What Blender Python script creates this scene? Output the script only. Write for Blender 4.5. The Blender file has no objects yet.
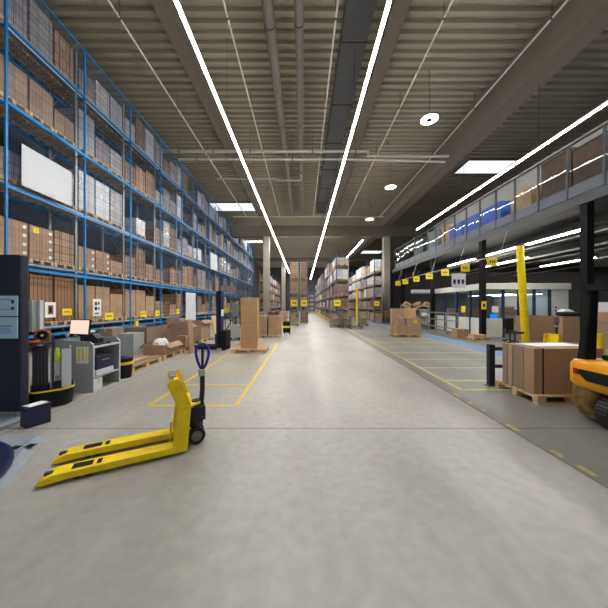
import bpy, math, random
from mathutils import Vector, Matrix
random.seed(7)
SC = bpy.context.scene
COL = SC.collection
PI = math.pi
F, CX, CY, EYE = 260.0, 303.0, 305.5, 1.65

# ------------------------------------------------------------------ materials
def lin(c):
    c = c / 255.0
    return c / 12.92 if c <= 0.04045 else ((c + 0.055) / 1.055) ** 2.4
def rgb(r, g, b): return (lin(r), lin(g), lin(b), 1.0)

def mat(name, col, rough=0.6, metal=0.0, var=0.12, scale=6.0, rnd=0.0, bump=0.0, spec=0.5):
    m = bpy.data.materials.new(name); m.use_nodes = True
    nt = m.node_tree; N = nt.nodes; L = nt.links
    b = N['Principled BSDF']
    b.inputs['Roughness'].default_value = rough
    b.inputs['Metallic'].default_value = metal
    b.inputs['Specular IOR Level'].default_value = spec
    tc = N.new('ShaderNodeTexCoord')
    nz = N.new('ShaderNodeTexNoise'); nz.inputs['Scale'].default_value = scale; nz.inputs['Detail'].default_value = 4
    L.new(tc.outputs['Object'], nz.inputs['Vector'])
    mr = N.new('ShaderNodeMapRange')
    mr.inputs['From Min'].default_value = 0.25; mr.inputs['From Max'].default_value = 0.75
    mr.inputs['To Min'].default_value = 1 - var; mr.inputs['To Max'].default_value = 1 + var
    L.new(nz.outputs['Fac'], mr.inputs['Value'])
    hs = N.new('ShaderNodeHueSaturation'); hs.inputs['Color'].default_value = col
    if rnd:
        oi = N.new('ShaderNodeObjectInfo')
        r2 = N.new('ShaderNodeMapRange')
        r2.inputs['To Min'].default_value = 1 - rnd; r2.inputs['To Max'].default_value = 1 + rnd
        L.new(oi.outputs['Random'], r2.inputs['Value'])
        mu = N.new('ShaderNodeMath'); mu.operation = 'MULTIPLY'
        L.new(mr.outputs['Result'], mu.inputs[0]); L.new(r2.outputs['Result'], mu.inputs[1])
        L.new(mu.outputs[0], hs.inputs['Value'])
    else:
        L.new(mr.outputs['Result'], hs.inputs['Value'])
    L.new(hs.outputs['Color'], b.inputs['Base Color'])
    if bump:
        bp = N.new('ShaderNodeBump'); bp.inputs['Strength'].default_value = bump; bp.inputs['Distance'].default_value = 0.02
        L.new(nz.outputs['Fac'], bp.inputs['Height']); L.new(bp.outputs['Normal'], b.inputs['Normal'])
    return m

def seam_mat(name, c1, c2, seam, bw, bh, rough=0.7, rnd=0.32, offset=0.0, ms=0.012):
    """stacked-carton pattern: brick texture mapped on (x+y, z)"""
    m = bpy.data.materials.new(name); m.use_nodes = True
    nt = m.node_tree; N = nt.nodes; L = nt.links
    b = N['Principled BSDF']; b.inputs['Roughness'].default_value = rough
    tc = N.new('ShaderNodeTexCoord'); sx = N.new('ShaderNodeSeparateXYZ'); cx = N.new('ShaderNodeCombineXYZ')
    L.new(tc.outputs['Object'], sx.inputs[0])
    ad = N.new('ShaderNodeMath'); ad.operation = 'ADD'
    L.new(sx.outputs['X'], ad.inputs[0]); L.new(sx.outputs['Y'], ad.inputs[1])
    L.new(ad.outputs[0], cx.inputs['X']); L.new(sx.outputs['Z'], cx.inputs['Y'])
    br = N.new('ShaderNodeTexBrick'); br.offset = offset; br.squash = 1.0
    br.inputs['Color1'].default_value = c1; br.inputs['Color2'].default_value = c2; br.inputs['Mortar'].default_value = seam
    br.inputs['Scale'].default_value = 1.0; br.inputs['Mortar Size'].default_value = ms
    br.inputs['Brick Width'].default_value = bw; br.inputs['Row Height'].default_value = bh
    L.new(cx.outputs[0], br.inputs['Vector'])
    oi = N.new('ShaderNodeObjectInfo'); r2 = N.new('ShaderNodeMapRange')
    r2.inputs['To Min'].default_value = 1 - rnd; r2.inputs['To Max'].default_value = 1 + rnd
    L.new(oi.outputs['Random'], r2.inputs['Value'])
    hs = N.new('ShaderNodeHueSaturation')
    L.new(br.outputs['Color'], hs.inputs['Color']); L.new(r2.outputs['Result'], hs.inputs['Value'])
    L.new(hs.outputs['Color'], b.inputs['Base Color'])
    return m

def emit(name, col, s):
    m = bpy.data.materials.new(name); m.use_nodes = True
    N = m.node_tree.nodes; N.clear()
    e = N.new('ShaderNodeEmission'); o = N.new('ShaderNodeOutputMaterial')
    e.inputs['Color'].default_value = col; e.inputs['Strength'].default_value = s
    m.node_tree.links.new(e.outputs[0], o.inputs[0]); return m

def pane(name, tint, refl=1.5, rough=0.02):
    m = bpy.data.materials.new(name); m.use_nodes = True
    N = m.node_tree.nodes; L = m.node_tree.links; N.clear()
    o = N.new('ShaderNodeOutputMaterial'); t = N.new('ShaderNodeBsdfTransparent'); g = N.new('ShaderNodeBsdfGlossy')
    lw = N.new('ShaderNodeLayerWeight'); lw.inputs['Blend'].default_value = .5; mx = N.new('ShaderNodeMixShader')
    pw_ = N.new('ShaderNodeMath'); pw_.operation = 'POWER'; pw_.inputs[1].default_value = 4.0
    fr = N.new('ShaderNodeMath'); fr.operation = 'MULTIPLY_ADD'; fr.inputs[1].default_value = .16 if refl < 1.6 else .6; fr.inputs[2].default_value = .008 if refl < 1.6 else .05
    L.new(lw.outputs['Facing'], pw_.inputs[0]); L.new(pw_.outputs[0], fr.inputs[0])
    t.inputs['Color'].default_value = tint; g.inputs['Roughness'].default_value = rough
    L.new(fr.outputs[0], mx.inputs[0]); L.new(t.outputs[0], mx.inputs[1]); L.new(g.outputs[0], mx.inputs[2]); L.new(mx.outputs[0], o.inputs[0])
    return m

M = {}
M['yellow'] = mat('yellow_paint', rgb(244, 212, 6), 0.42, 0, 0.12, 9)
M['sign_yellow'] = mat('sign_yellow', rgb(240, 214, 20), 0.5, 0, 0.03)
M['orange'] = mat('orange_yellow_paint', rgb(240, 164, 6), 0.35, 0, 0.08, 5)
M['navy'] = mat('navy_paint', rgb(14, 24, 62), 0.45, 0, 0.1)
M['navy_dark'] = mat('dark_navy_paint', rgb(8, 14, 42), 0.5, 0, 0.1)
M['blue_rack'] = mat('rack_blue_paint', rgb(10, 120, 184), 0.5, 0, 0.08)
M['rack_grey_blue'] = mat('rack_grey_blue_paint', rgb(66, 82, 124), 0.5, 0.1, 0.08)
M['blue_mesh'] = mat('mesh_blue_paint', rgb(34, 84, 134), 0.6, 0, 0.05)
M['blue_paint'] = mat('handle_blue', rgb(38, 44, 140), 0.4)
M['galv'] = mat('galvanised_steel', rgb(150, 152, 150), 0.45, 0.6, 0.12, 12)
M['rail'] = mat('pale_rail_steel', rgb(212, 208, 198), 0.45, 0.1, 0.1)
M['steel_dark'] = mat('dark_steel', rgb(62, 62, 64), 0.5, 0.3, 0.1)
M['black'] = mat('black_plastic', rgb(14, 14, 16), 0.6, 0, 0.1, spec=.3)
M['rubber'] = mat('black_rubber', rgb(28, 28, 28), 0.8, 0, 0.15, 20)
M['black_col'] = mat('black_column_paint', rgb(9, 9, 11), 0.7, 0, 0.1, spec=.25)
M['white'] = mat('white_board', rgb(200, 204, 210), 0.6, 0, 0.03)
M['paper'] = mat('white_paper', rgb(236, 236, 232), 0.7, 0, 0.03)
M['poster'] = mat('pale_blue_poster', rgb(176, 208, 224), 0.6, 0, 0.05)
M['grey'] = mat('light_grey_laminate', rgb(160, 166, 168), 0.5, 0, 0.05)
M['grey_mid'] = mat('mid_grey_plastic', rgb(110, 112, 114), 0.5, 0, 0.08)
M['plate'] = mat('grey_blue_floor_plate', rgb(142, 152, 162), 0.5, 0.2, 0.1, 8)
M['wood'] = mat('pallet_wood', rgb(208, 178, 136), 0.75, 0, 0.2, 8, rnd=0.12)
M['wood_light'] = mat('planed_wood', rgb(214, 178, 138), 0.7, 0, 0.15, 8)
M['carton'] = mat('brown_carton', rgb(170, 139, 110), 0.75, 0, 0.07, 5, rnd=0.1)
M['carton_dull'] = mat('dull_brown_carton', rgb(148, 126, 108), 0.8, 0, 0.1, 4, rnd=0.12)
M['carton_light'] = mat('pale_brown_carton', rgb(194, 154, 108), 0.75, 0, 0.06, 4, rnd=0.05)
M['tape'] = mat('carton_tape', rgb(196, 176, 140), 0.4)
M['crate'] = mat('dark_brown_board', rgb(92, 66, 48), 0.6, 0, 0.15)
M['orange_reel'] = mat('orange_reel', rgb(196, 92, 48), 0.5)
M['red_lens'] = mat('red_lens', rgb(170, 28, 30), 0.25)
M['dirt'] = mat('dirty_chassis', rgb(132, 104, 58), 0.8, 0.0, 0.55, 12)
M['blue_tub'] = mat('blue_plastic', rgb(48, 92, 196), 0.45)
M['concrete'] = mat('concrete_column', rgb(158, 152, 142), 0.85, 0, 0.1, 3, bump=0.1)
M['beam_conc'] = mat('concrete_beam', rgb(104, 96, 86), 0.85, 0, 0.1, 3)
M['deck'] = mat('ceiling_deck_metal', rgb(150, 143, 126), 0.55, 0.0, 0.06, 0.5)
M['pipe'] = mat('pale_pipe', rgb(190, 184, 172), 0.5, 0.1)
M['duct'] = mat('duct_steel', rgb(112, 108, 102), 0.5, 0.3)
M['dark_wall'] = mat('dark_wall', rgb(70, 68, 66), 0.8, 0, 0.1, 1)
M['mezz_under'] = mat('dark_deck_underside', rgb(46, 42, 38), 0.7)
M['mezz_wall'] = mat('mezzanine_wall_paint', rgb(150, 144, 138), 0.8)
M['mezz_edge'] = mat('grey_steel_edge', rgb(62, 64, 68), 0.5, 0.3)
M['kick'] = mat('blue_grey_kick_plate', rgb(72, 79, 90), 0.5, 0.2)
M['line'] = mat('yellow_floor_paint', rgb(214, 186, 70), 0.6, 0, 0.18, 14)
M['line_pale'] = mat('faded_yellow_floor_paint', rgb(190, 176, 104), 0.6, 0, 0.2, 14)
M['line_worn'] = mat('worn_yellow_floor_paint', rgb(176, 158, 92), 0.6, 0, 0.3, 14)
M['blue_floor'] = mat('blue_floor_paint', rgb(92, 132, 184), 0.5, 0, 0.12, 6)
M['joint'] = mat('floor_joint', rgb(92, 88, 82), 0.8)
M['office_white'] = mat('office_white', rgb(220, 222, 214), 0.55, 0, 0.03)
M['office_blue'] = mat('office_blue_frame', rgb(34, 60, 104), 0.5)
M['peach'] = emit('lit_peach_screen', rgb(246, 208, 188), 0.75)
M['blue_screen'] = emit('lit_blue_screen', rgb(30, 110, 220), 1.2)
M['skyl'] = emit('daylight_panel', (0.86, 0.95, 1.0, 1), 0.72)
M['tube'] = emit('light_tube', (1.0, 0.972, 0.925, 1), 86.0)
M['fill_up'] = emit('added_upward_fill', (1.0, 0.97, 0.92, 1), 8.0)  # added glow facing up, brightens the roof deck
M['tube_low'] = emit('light_tube_low', (1.0, 0.97, 0.92, 1), 40.0)
M['tube_office'] = emit('office_tube', (0.94, 0.98, 1.0, 1), 3.5)
M['disc'] = emit('lamp_disc', (1.0, 0.96, 0.9, 1), 7.0)
M['bottle'] = mat('blue_white_bottle', rgb(140, 176, 214), 0.3)
M['hivis'] = mat('hi_vis_yellow', rgb(214, 230, 60), 0.7)
M['glass'] = pane('clear_glass', (0.86, 0.9, 0.92, 1), 1.5)
M['wrap'] = pane('stretch_film', (0.9, 0.91, 0.93, 1), 1.9, 0.25)
M['seam_a'] = seam_mat('brown_cartons', rgb(174, 142, 112), rgb(156, 126, 98), rgb(88, 68, 54), 0.40, 0.26)
M['seam_b'] = seam_mat('dull_cartons', rgb(150, 122, 98), rgb(128, 104, 86), rgb(70, 54, 44), 0.30, 0.34, offset=0.5)
M['seam_c'] = seam_mat('grey_wrapped_cartons', rgb(198, 194, 188), rgb(172, 166, 162), rgb(112, 106, 104), 0.40, 0.22)
M['seam_d'] = seam_mat('white_wrapped_goods', rgb(216, 216, 218), rgb(192, 192, 200), rgb(140, 138, 146), 0.60, 0.45, rough=0.35)
M['seam_e'] = seam_mat('mauve_grey_goods', rgb(158, 148, 150), rgb(128, 118, 124), rgb(82, 74, 80), 0.26, 0.30)
M['seam_f'] = seam_mat('upright_boards', rgb(158, 120, 88), rgb(142, 106, 78), rgb(86, 62, 46), 0.13, 1.6)

# floor: concrete with stains and fine grain
def floor_mat(name, c1, c2):
    m = bpy.data.materials.new(name); m.use_nodes = True
    N = m.node_tree.nodes; L = m.node_tree.links; b = N['Principled BSDF']
    tc = N.new('ShaderNodeTexCoord')
    def noise(s, d, vec=None):
        n = N.new('ShaderNodeTexNoise'); n.inputs['Scale'].default_value = s; n.inputs['Detail'].default_value = d
        L.new(vec or tc.outputs['Object'], n.inputs['Vector']); return n
    mp = N.new('ShaderNodeMapping'); mp.inputs['Scale'].default_value = (1.0, 0.35, 1.0)
    L.new(tc.outputs['Object'], mp.inputs['Vector'])
    a = noise(0.9, 6, mp.outputs[0]); f = noise(9.0, 6)
    mx = N.new('ShaderNodeMix'); mx.data_type = 'RGBA'
    mx.inputs[6].default_value = c1; mx.inputs[7].default_value = c2
    mr = N.new('ShaderNodeMapRange'); mr.inputs['From Min'].default_value = 0.35; mr.inputs['From Max'].default_value = 0.68
    L.new(a.outputs['Fac'], mr.inputs['Value']); L.new(mr.outputs[0], mx.inputs[0])
    hs = N.new('ShaderNodeHueSaturation'); L.new(mx.outputs[2], hs.inputs['Color'])
    m2 = N.new('ShaderNodeMapRange'); m2.inputs['From Min'].default_value = 0.3; m2.inputs['From Max'].default_value = 0.7
    m2.inputs['To Min'].default_value = 0.9; m2.inputs['To Max'].default_value = 1.08
    L.new(f.outputs['Fac'], m2.inputs['Value']); L.new(m2.outputs[0], hs.inputs['Value'])
    L.new(hs.outputs[0], b.inputs['Base Color'])
    b.inputs['Roughness'].default_value = 0.42; b.inputs['Specular IOR Level'].default_value = 0.4
    return m
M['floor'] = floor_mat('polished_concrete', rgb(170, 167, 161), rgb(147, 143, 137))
M['floor_dark'] = floor_mat('darker_grey_concrete', rgb(128, 126, 122), rgb(106, 104, 100))  # darker concrete past the lengthwise seam

# ------------------------------------------------------------------ mesh builder
class MB:
    def __init__(s): s.v = []; s.f = []; s.mi = []
    def _add(s, vs, fs, mi=0):
        o = len(s.v); s.v += [tuple(v) for v in vs]; s.f += [tuple(i + o for i in f) for f in fs]; s.mi += [mi] * len(fs)
    def bx(s, x0, y0, z0, x1, y1, z1, mi=0):
        vs = [(x0, y0, z0), (x1, y0, z0), (x1, y1, z0), (x0, y1, z0), (x0, y0, z1), (x1, y0, z1), (x1, y1, z1), (x0, y1, z1)]
        s._add(vs, [(0, 3, 2, 1), (4, 5, 6, 7), (0, 1, 5, 4), (1, 2, 6, 5), (2, 3, 7, 6), (3, 0, 4, 7)], mi); return s
    def rb(s, c, size, rx=0, ry=0, rz=0, mi=0):
        R = Matrix.Rotation(rz, 3, 'Z') @ Matrix.Rotation(ry, 3, 'Y') @ Matrix.Rotation(rx, 3, 'X')
        h = [d / 2 for d in size]; c = Vector(c)
        vs = [c + R @ Vector((sx * h[0], sy * h[1], sz * h[2])) for sz in (-1, 1) for sx, sy in ((-1, -1), (1, -1), (1, 1), (-1, 1))]
        s._add(vs, [(0, 3, 2, 1), (4, 5, 6, 7), (0, 1, 5, 4), (1, 2, 6, 5), (2, 3, 7, 6), (3, 0, 4, 7)], mi); return s
    def cyl(s, p0, p1, r, n=12, r2=None, mi=0, caps=True):
        p0 = Vector(p0); p1 = Vector(p1); d = (p1 - p0).normalized()
        a = d.orthogonal().normalized(); b = d.cross(a); r2 = r if r2 is None else r2
        vs = [p0 + (a * math.cos(2 * PI * i / n) + b * math.sin(2 * PI * i / n)) * r for i in range(n)]
        vs += [p1 + (a * math.cos(2 * PI * i / n) + b * math.sin(2 * PI * i / n)) * r2 for i in range(n)]
        fs = [(i, (i + 1) % n, n + (i + 1) % n, n + i) for i in range(n)]
        if caps: fs += [tuple(range(n - 1, -1, -1)), tuple(range(n, 2 * n))]
        s._add(vs, fs, mi); return s
    def tube(s, pts, r, n=8, closed=False, mi=0):
        pts = [Vector(p) for p in pts]; m = len(pts); rings = []; up = None
        for i, p in enumerate(pts):
            q = pts[(i + 1) % m] if (closed or i < m - 1) else p
            o = pts[i - 1] if (closed or i > 0) else p
            d = (q - o).normalized()
            if up is None: up = d.orthogonal().normalized()
            up = (up - d * up.dot(d)).normalized(); b = d.cross(up)
            rings.append([p + (up * math.cos(2 * PI * k / n) + b * math.sin(2 * PI * k / n)) * r for k in range(n)])
        return s.loft(rings, closed=closed, mi=mi)
    def loft(s, rings, closed=False, mi=0, caps=True):
        n = len(rings[0]); m = len(rings); vs = [v for r in rings for v in r]; fs = []
        for i in range(m if closed else m - 1):
            j = (i + 1) % m
            for k in range(n):
                l = (k + 1) % n; fs.append((i * n + k, i * n + l, j * n + l, j * n + k))
        if not closed and caps: fs += [tuple(range(n - 1, -1, -1)), tuple((m - 1) * n + k for k in range(n))]
        s._add(vs, fs, mi); return s
    def prism(s, poly, axis, a0, a1, mi=0):
        """poly in the two other axes, extruded along axis from a0 to a1"""
        def P(u, v, w): return {'x': (w, u, v), 'y': (u, w, v), 'z': (u, v, w)}[axis]
        return s.loft([[P(u, v, a0) for u, v in poly], [P(u, v, a1) for u, v in poly]], mi=mi)
    def lathe(s, prof, c, n=20, mi=0):
        rings = [[(c[0] + r * math.cos(2 * PI * k / n), c[1] + r * math.sin(2 * PI * k / n), c[2] + z) for k in range(n)] for r, z in prof]
        return s.loft(rings, mi=mi)
    def mesh(s, name, mats):
        me = bpy.data.meshes.new(name); me.from_pydata(s.v, [], s.f)
        for m in (mats if isinstance(mats, (list, tuple)) else [mats]): me.materials.append(M[m])
        if any(s.mi): me.polygons.foreach_set('material_index', s.mi)
        import bmesh
        bm = bmesh.new(); bm.from_mesh(me); bmesh.ops.recalc_face_normals(bm, faces=bm.faces); bm.to_mesh(me); bm.free()
        return me
    def build(s, name, mats, parent=None, bevel=0, smooth=False, seg=2):
        me = s.mesh(name, mats)
        return link(name, me, parent, bevel, smooth, seg)

def link(name, me, parent=None, bevel=0, smooth=False, seg=2):
    o = bpy.data.objects.new(name, me); COL.objects.link(o)
    if parent is not None: o.parent = parent
    if smooth:
        for p in me.polygons: p.use_smooth = True
        md = None
        try:
            me.set_sharp_from_angle(angle=math.radians(35))
        except Exception: pass
    if bevel:
        b = o.modifiers.new('edge', 'BEVEL'); b.width = bevel; b.segments = seg; b.limit_method = 'ANGLE'
    return o

def rrect(x0, y0, x1, y1, r, z, n=5):
    pts = []
    for cx, cy, a in ((x1 - r, y1 - r, 0), (x0 + r, y1 - r, 90), (x0 + r, y0 + r, 180), (x1 - r, y0 + r, 270)):
        for k in range(n + 1):
            t = math.radians(a + 90 * k / n); pts.append((cx + r * math.cos(t), cy + r * math.sin(t), z))
    return pts

LABELS = {}
def tag(o, label, cat, group=None, kind=None):
    o['label'] = label; o['category'] = cat
    if group: o['group'] = group
    if kind: o['kind'] = kind
    LABELS.setdefault(label.lower(), []).append(o.name)
    return o
def thing(name, label, cat, loc=(0, 0, 0), rz=0, group=None):
    o = bpy.data.objects.new(name, None); COL.objects.link(o); o.empty_display_size = 0.1
    o.location = loc; o.rotation_euler = (0, 0, rz)
    return tag(o, label, cat, group)
def struct(name, mb, mats, label, cat, **k):
    return tag(mb.build(name, mats, **k), label, cat, kind='structure')
def copy_tree(o, parent=None):
    c = o.copy(); COL.objects.link(c)
    if parent is not None: c.parent = parent; c.matrix_parent_inverse = o.matrix_parent_inverse
    for ch in list(o.children): copy_tree(ch, c)
    return c
def gp(px, py):
    d = py - CY; return ((px - CX) * EYE / d, F * EYE / d)
def at(px, py, Y): return ((px - CX) * Y / F, Y, EYE + (CY - py) * Y / F)
ORD = ['first', 'second', 'third', 'fourth', 'fifth', 'sixth', 'seventh', 'eighth', 'ninth', 'tenth', 'eleventh', 'twelfth', 'thirteenth', 'fourteenth', 'fifteenth', 'sixteenth', 'seventeenth', 'eighteenth']

# ------------------------------------------------------------------ setting
HZ = 13.0        # ceiling height
YB, YE = -3.0, 78.0
XL, XR = -12.2, 27.0
fl = MB()
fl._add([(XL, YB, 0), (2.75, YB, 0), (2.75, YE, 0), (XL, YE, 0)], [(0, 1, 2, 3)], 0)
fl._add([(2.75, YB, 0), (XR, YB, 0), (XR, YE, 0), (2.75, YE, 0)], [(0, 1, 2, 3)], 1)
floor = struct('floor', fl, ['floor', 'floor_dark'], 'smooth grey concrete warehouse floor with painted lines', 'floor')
def on_floor(name, mb, m, label=None):
    o = mb.build(name, m, floor); o['kind'] = 'structure'
    if label: o['label'] = label
    return o
Z0, Z1 = 0.0005, 0.003
w = 0.035
a = MB(); a.bx(-2.54 - w, 4.27, Z0, -2.54 + w, 11.2, Z1); a.bx(-1.1 - w, 4.27, Z0, -1.1 + w, 11.2, Z1)
for y in (4.27, 5.38, 6.5, 7.62, 11.2): a.bx(-2.5, y - w, Z0, -1.14, y + w, Z1 - 0.0004)
on_floor('bay_marking', a, 'line', 'yellow painted pallet bays beside the yellow pallet truck')
a = MB(); a.bx(3.1 - w, 5.08, Z0, 3.1 + w, 19, Z1)
for y in (5.08, 5.72, 6.88, 8.0, 9.1, 10.3, 11.6, 13.0, 15.0, 17.0): a.bx(3.14, y - w, Z0, 6.15, y + w, Z1 - 0.0004)
on_floor('bay_marking', a, 'line_pale', 'faded yellow painted pallet bays beside the blue walkway')
a = MB(); a.bx(6.35, 7.2, Z0, 7.15, 30, Z1); on_floor('walkway_marking', a, 'blue_floor', 'blue painted walkway')
a = MB(); a.bx(6.2, 7.2, Z0, 6.28, 30, Z1); a.bx(7.22, 7.2, Z0, 7.3, 30, Z1); on_floor('walkway_edge_marking', a, 'line_pale')
a = MB(); y = 1.2
while y < 5.0:
    l = random.uniform(0.08, 0.3); a.bx(2.80 + random.uniform(-.01, .01), y, Z0, 2.86, y + l, Z1); y += l + random.uniform(0.1, 0.45)
on_floor('worn_edge_marking', a, 'line_worn', 'worn broken yellow line')
a = MB()
for y in (3.49, 9.4, 15.4, 21.4, 27.4): a.bx(-8, y - 0.006, Z0, 12, y + 0.006, 0.0012)
a.bx(2.745, 0, Z0, 2.757, 60, 0.0012); a.bx(-3.85, 0, Z0, -3.84, 40, 0.0012)
on_floor('joint_line', a, 'joint')

# corrugated roof deck: ribs run across the hall
prof = []; y = YB; P = 0.42
while y < YE:
    prof += [(y, HZ), (y + P * 0.42, HZ), (y + P * 0.5, HZ + 0.13), (y + P * 0.92, HZ + 0.13)]; y += P
prof.append((y, HZ))
SKY = [(-10.9, -5.4, 28.6, 31.0), (12.9, 16.9, 20.2, 22.2), (12.4, 16.6, 53.5, 56.5)]
holes = SKY
c = MB(); n = len(prof)
c._add([(XL, p[0], p[1]) for p in prof] + [(XR, p[0], p[1]) for p in prof], [(i, i + 1, n + i + 1, n + i) for i in range(n - 1)])
struct('ceiling', c, 'deck', 'taupe corrugated metal roof deck', 'ceiling')
a = MB().bx(XL - .2, YB, 0, XL, YE, HZ); struct('wall_left', a, 'dark_wall', 'dark side wall behind the blue pallet rack', 'wall')
a = MB().bx(XR, YB, 0, XR + .2, YE, HZ); struct('wall_right', a, 'dark_wall', 'dark side wall under and beyond the mezzanine', 'wall')
a = MB().bx(XL, YE, 0, XR, YE + .2, HZ); struct('wall_far', a, 'dark_wall', 'dark end wall behind the far racks', 'wall')
for i, (x0, x1, y0, y1) in enumerate(SKY):
    t = MB(); t.bx(x0 - .12, y0 - .12, HZ - .1, x0, y1 + .12, HZ + .02); t.bx(x1, y0 - .12, HZ - .1, x1 + .12, y1 + .12, HZ + .02)
    t.bx(x0, y0 - .12, HZ - .1, x1, y0, HZ + .02); t.bx(x0, y1, HZ - .1, x1, y1 + .12, HZ + .02)
    wn = struct('window_%d' % (i + 1), t, 'duct', ['bright roof skylight above the blue pallet rack', 'bright roof skylight above the mezzanine', 'farthest roof skylight over the back racks'][i], 'skylight')
    MB().bx(x0, y0, HZ - .06, x1, y1, HZ - .02).build('pane', 'skyl', wn)
# girders and columns
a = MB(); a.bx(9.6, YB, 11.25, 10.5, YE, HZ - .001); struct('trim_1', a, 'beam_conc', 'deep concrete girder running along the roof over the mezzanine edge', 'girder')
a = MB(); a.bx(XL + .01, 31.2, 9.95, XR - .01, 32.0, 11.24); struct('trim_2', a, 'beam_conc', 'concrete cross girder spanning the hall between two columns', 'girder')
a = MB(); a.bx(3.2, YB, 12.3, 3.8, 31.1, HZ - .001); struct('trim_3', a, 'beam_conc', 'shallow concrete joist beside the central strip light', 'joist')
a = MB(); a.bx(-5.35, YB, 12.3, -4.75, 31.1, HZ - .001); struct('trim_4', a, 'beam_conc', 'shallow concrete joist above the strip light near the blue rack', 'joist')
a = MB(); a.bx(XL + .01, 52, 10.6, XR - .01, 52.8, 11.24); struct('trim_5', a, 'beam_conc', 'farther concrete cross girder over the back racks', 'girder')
for nm, x0, y0, s, zt, lb in (('concrete_column', -4.8, 31.25, 0.75, 9.95, 'square concrete column past the end of the blue rack'),
                      ('concrete_column', 9.75, 31.25, 0.75, 9.95, 'square concrete column at the end of the mezzanine'),
                      ('concrete_column', -4.3, 52.05, 0.75, 10.6, 'farther concrete column in the back rack aisle')):
    a = MB().bx(x0, y0, 0, x0 + s, y0 + s, zt); struct(nm, a, 'concrete', lb, 'column', bevel=0.03)

# ------------------------------------------------------------------ roof services
def strip(name, x, z, y0, y1, label, mt='tube', wd=0.085, step=3.0, group=None, up=False):
    t = thing(name, label, 'strip light', (x, y0, z), 0, group)
    h = MB(); h.bx(-wd / 2 - .012, 0, .02, wd / 2 + .012, y1 - y0, .09)
    h.build('housing', 'duct', t)
    d = MB(); y = 0.02
    while y < y1 - y0 - 0.05:
        e = min(y + step, y1 - y0 - 0.02); d.bx(-wd / 2, y, -.01, wd / 2, e, .019); y = e + 0.012
    d.build('diffuser', mt, t)
    if up:  # unseen glowing strip added on the housing top to lift the ceiling
        u = MB(); y = 0.02
        while y < y1 - y0 - .05:
            e = min(y + step, y1 - y0 - .02); u.bx(-wd / 2, y, .0905, wd / 2, e, .096); y = e + .012
        u.build('ceiling_fill', 'fill_up', t)
    return t
ZS = EYE + 7.7
for nm, xr, lb, ya in (('ceiling_strip_light', -0.417, 'long bright strip light hanging nearer the blue rack', 0.5), ('ceiling_strip_light', 0.284, 'long bright strip light running over the central aisle', 0.5)):
    t = strip(nm, xr * 7.7, ZS, ya, 76, lb, group='long strip lights', up=True)
    for k in range(12):
        yy = 5.0 + 6 * k; top_ = 12.345 if (xr > 0 and yy < 30.4) else HZ
        MB().cyl((0, yy - ya, .09), (0, yy - ya, top_ - ZS), .008, 5).build('suspension_wire', 'steel_dark', t)
t = strip('ceiling_strip_light', 10.15, EYE + 6.75, 5.0, 23.2, 'long strip light hanging above the mezzanine glass railing', group='long strip lights', up=True)
s = MB()
for k in range(4): s.cyl((0, 1.0 + 5.2 * k, .09), (0, 1.0 + 5.2 * k, 11.25 - EYE - 6.75), .008, 5)
s.build('suspension_wire', 'steel_dark', t)
t = strip('ceiling_strip_light', 5.9, EYE + 6.45, 25.6, 39.0, 'shorter strip light over the racks beyond the strapped trolleys')
s = MB()
for k in range(3): s.cyl((0, 1.0 + 5 * k, .09), (0, 1.0 + 5 * k, (HZ if k in (0, 2) else HZ) - EYE - 6.45 if k != 1 else 9.95 - EYE - 6.45), .008, 5)
s.build('suspension_wire', 'steel_dark', t)
t = strip('ceiling_strip_light', -6.3, 11.45, 0, 2.4, 'short strip light lying across the hall past the blue rack end', 'tube_low', .3)
t.location = (-6.3, 40, 11.45); t.rotation_euler = (0, 0, PI / 2)
for y in (.4, 2.0): MB().cyl((0, y, .09), (0, y, HZ - 11.45), .008, 5).build('suspension_wire', 'steel_dark', t)
# round pendant lamps
def pendant(x, y, z, label):
    t = thing('pendant_lamp', label, 'lamp', (x, y, z), 0, 'round pendant lamps')
    MB().lathe([(.02, .16), (.2, .13), (.41, .05), (.43, .0), (.40, -.02)], (0, 0, 0), 28).build('housing', 'duct', t, smooth=True)
    MB().lathe([(.395, -.021), (.39, -.03), (.14, -.035)], (0, 0, 0), 28).build('diffuser', 'disc', t)
    MB().lathe([(.13, -.03), (.12, -.07), (.02, -.075)], (0, 0, 0), 16).build('sensor_cap', 'steel_dark', t)
    MB().cyl((0, 0, .15), (0, 0, HZ - z), .012, 6).build('suspension_rod', 'steel_dark', t)
pendant(6.1, 12.55, EYE + 9.0, 'nearest large round pendant lamp under the roof')
pendant(6.65, 19.75, EYE + 9.0, 'middle round pendant lamp of the three under the roof')
pendant(6.95, 27.1, EYE + 9.0, 'farthest round pendant lamp before the cross girder')
# ducts and pipes
def pipe(name, label, pts, r, m='pipe', n=12, cat='pipe', hang=None, group=None):
    t = thing(name, label, cat, (0, 0, 0), 0, group)
    MB().tube(pts, r, n).build('pipe_run', m, t, smooth=True)
    if hang:
        for p in hang: MB().cyl((p[0], p[1], p[2] + r), (p[0], p[1], HZ), .012, 5).build('hanger', 'steel_dark', t)
        cr = abs(pts[0][1] - pts[-1][1]) < 1
        for p in hang:
            d = Vector((.03, 0, 0)) if cr else Vector((0, .03, 0))
            MB().cyl(Vector(p) - d, Vector(p) + d, r + .012, 12).build('clamp', 'steel_dark', t)
    return t
pipe('ventilation_duct', 'thicker round ventilation duct along the middle of the roof', [(-1.28, YB, 12.45), (-1.28, 31.1, 12.45)], .21, 'duct', 16, 'duct', [(-1.28, y, 12.45) for y in (10, 15.5, 21, 26.5)])
pipe('ventilation_duct', 'slimmer round ventilation duct beside the thicker one', [(-.15, YB, 12.5), (-.15, 31.1, 12.5)], .17, 'duct', 16, 'duct', [(-.15, y, 12.5) for y in (10, 15.5, 21, 26.5)])
t = thing('cable_duct', 'wide dark rectangular duct in sections under the roof', 'duct', (1.55, 0, 12.35))
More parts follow.
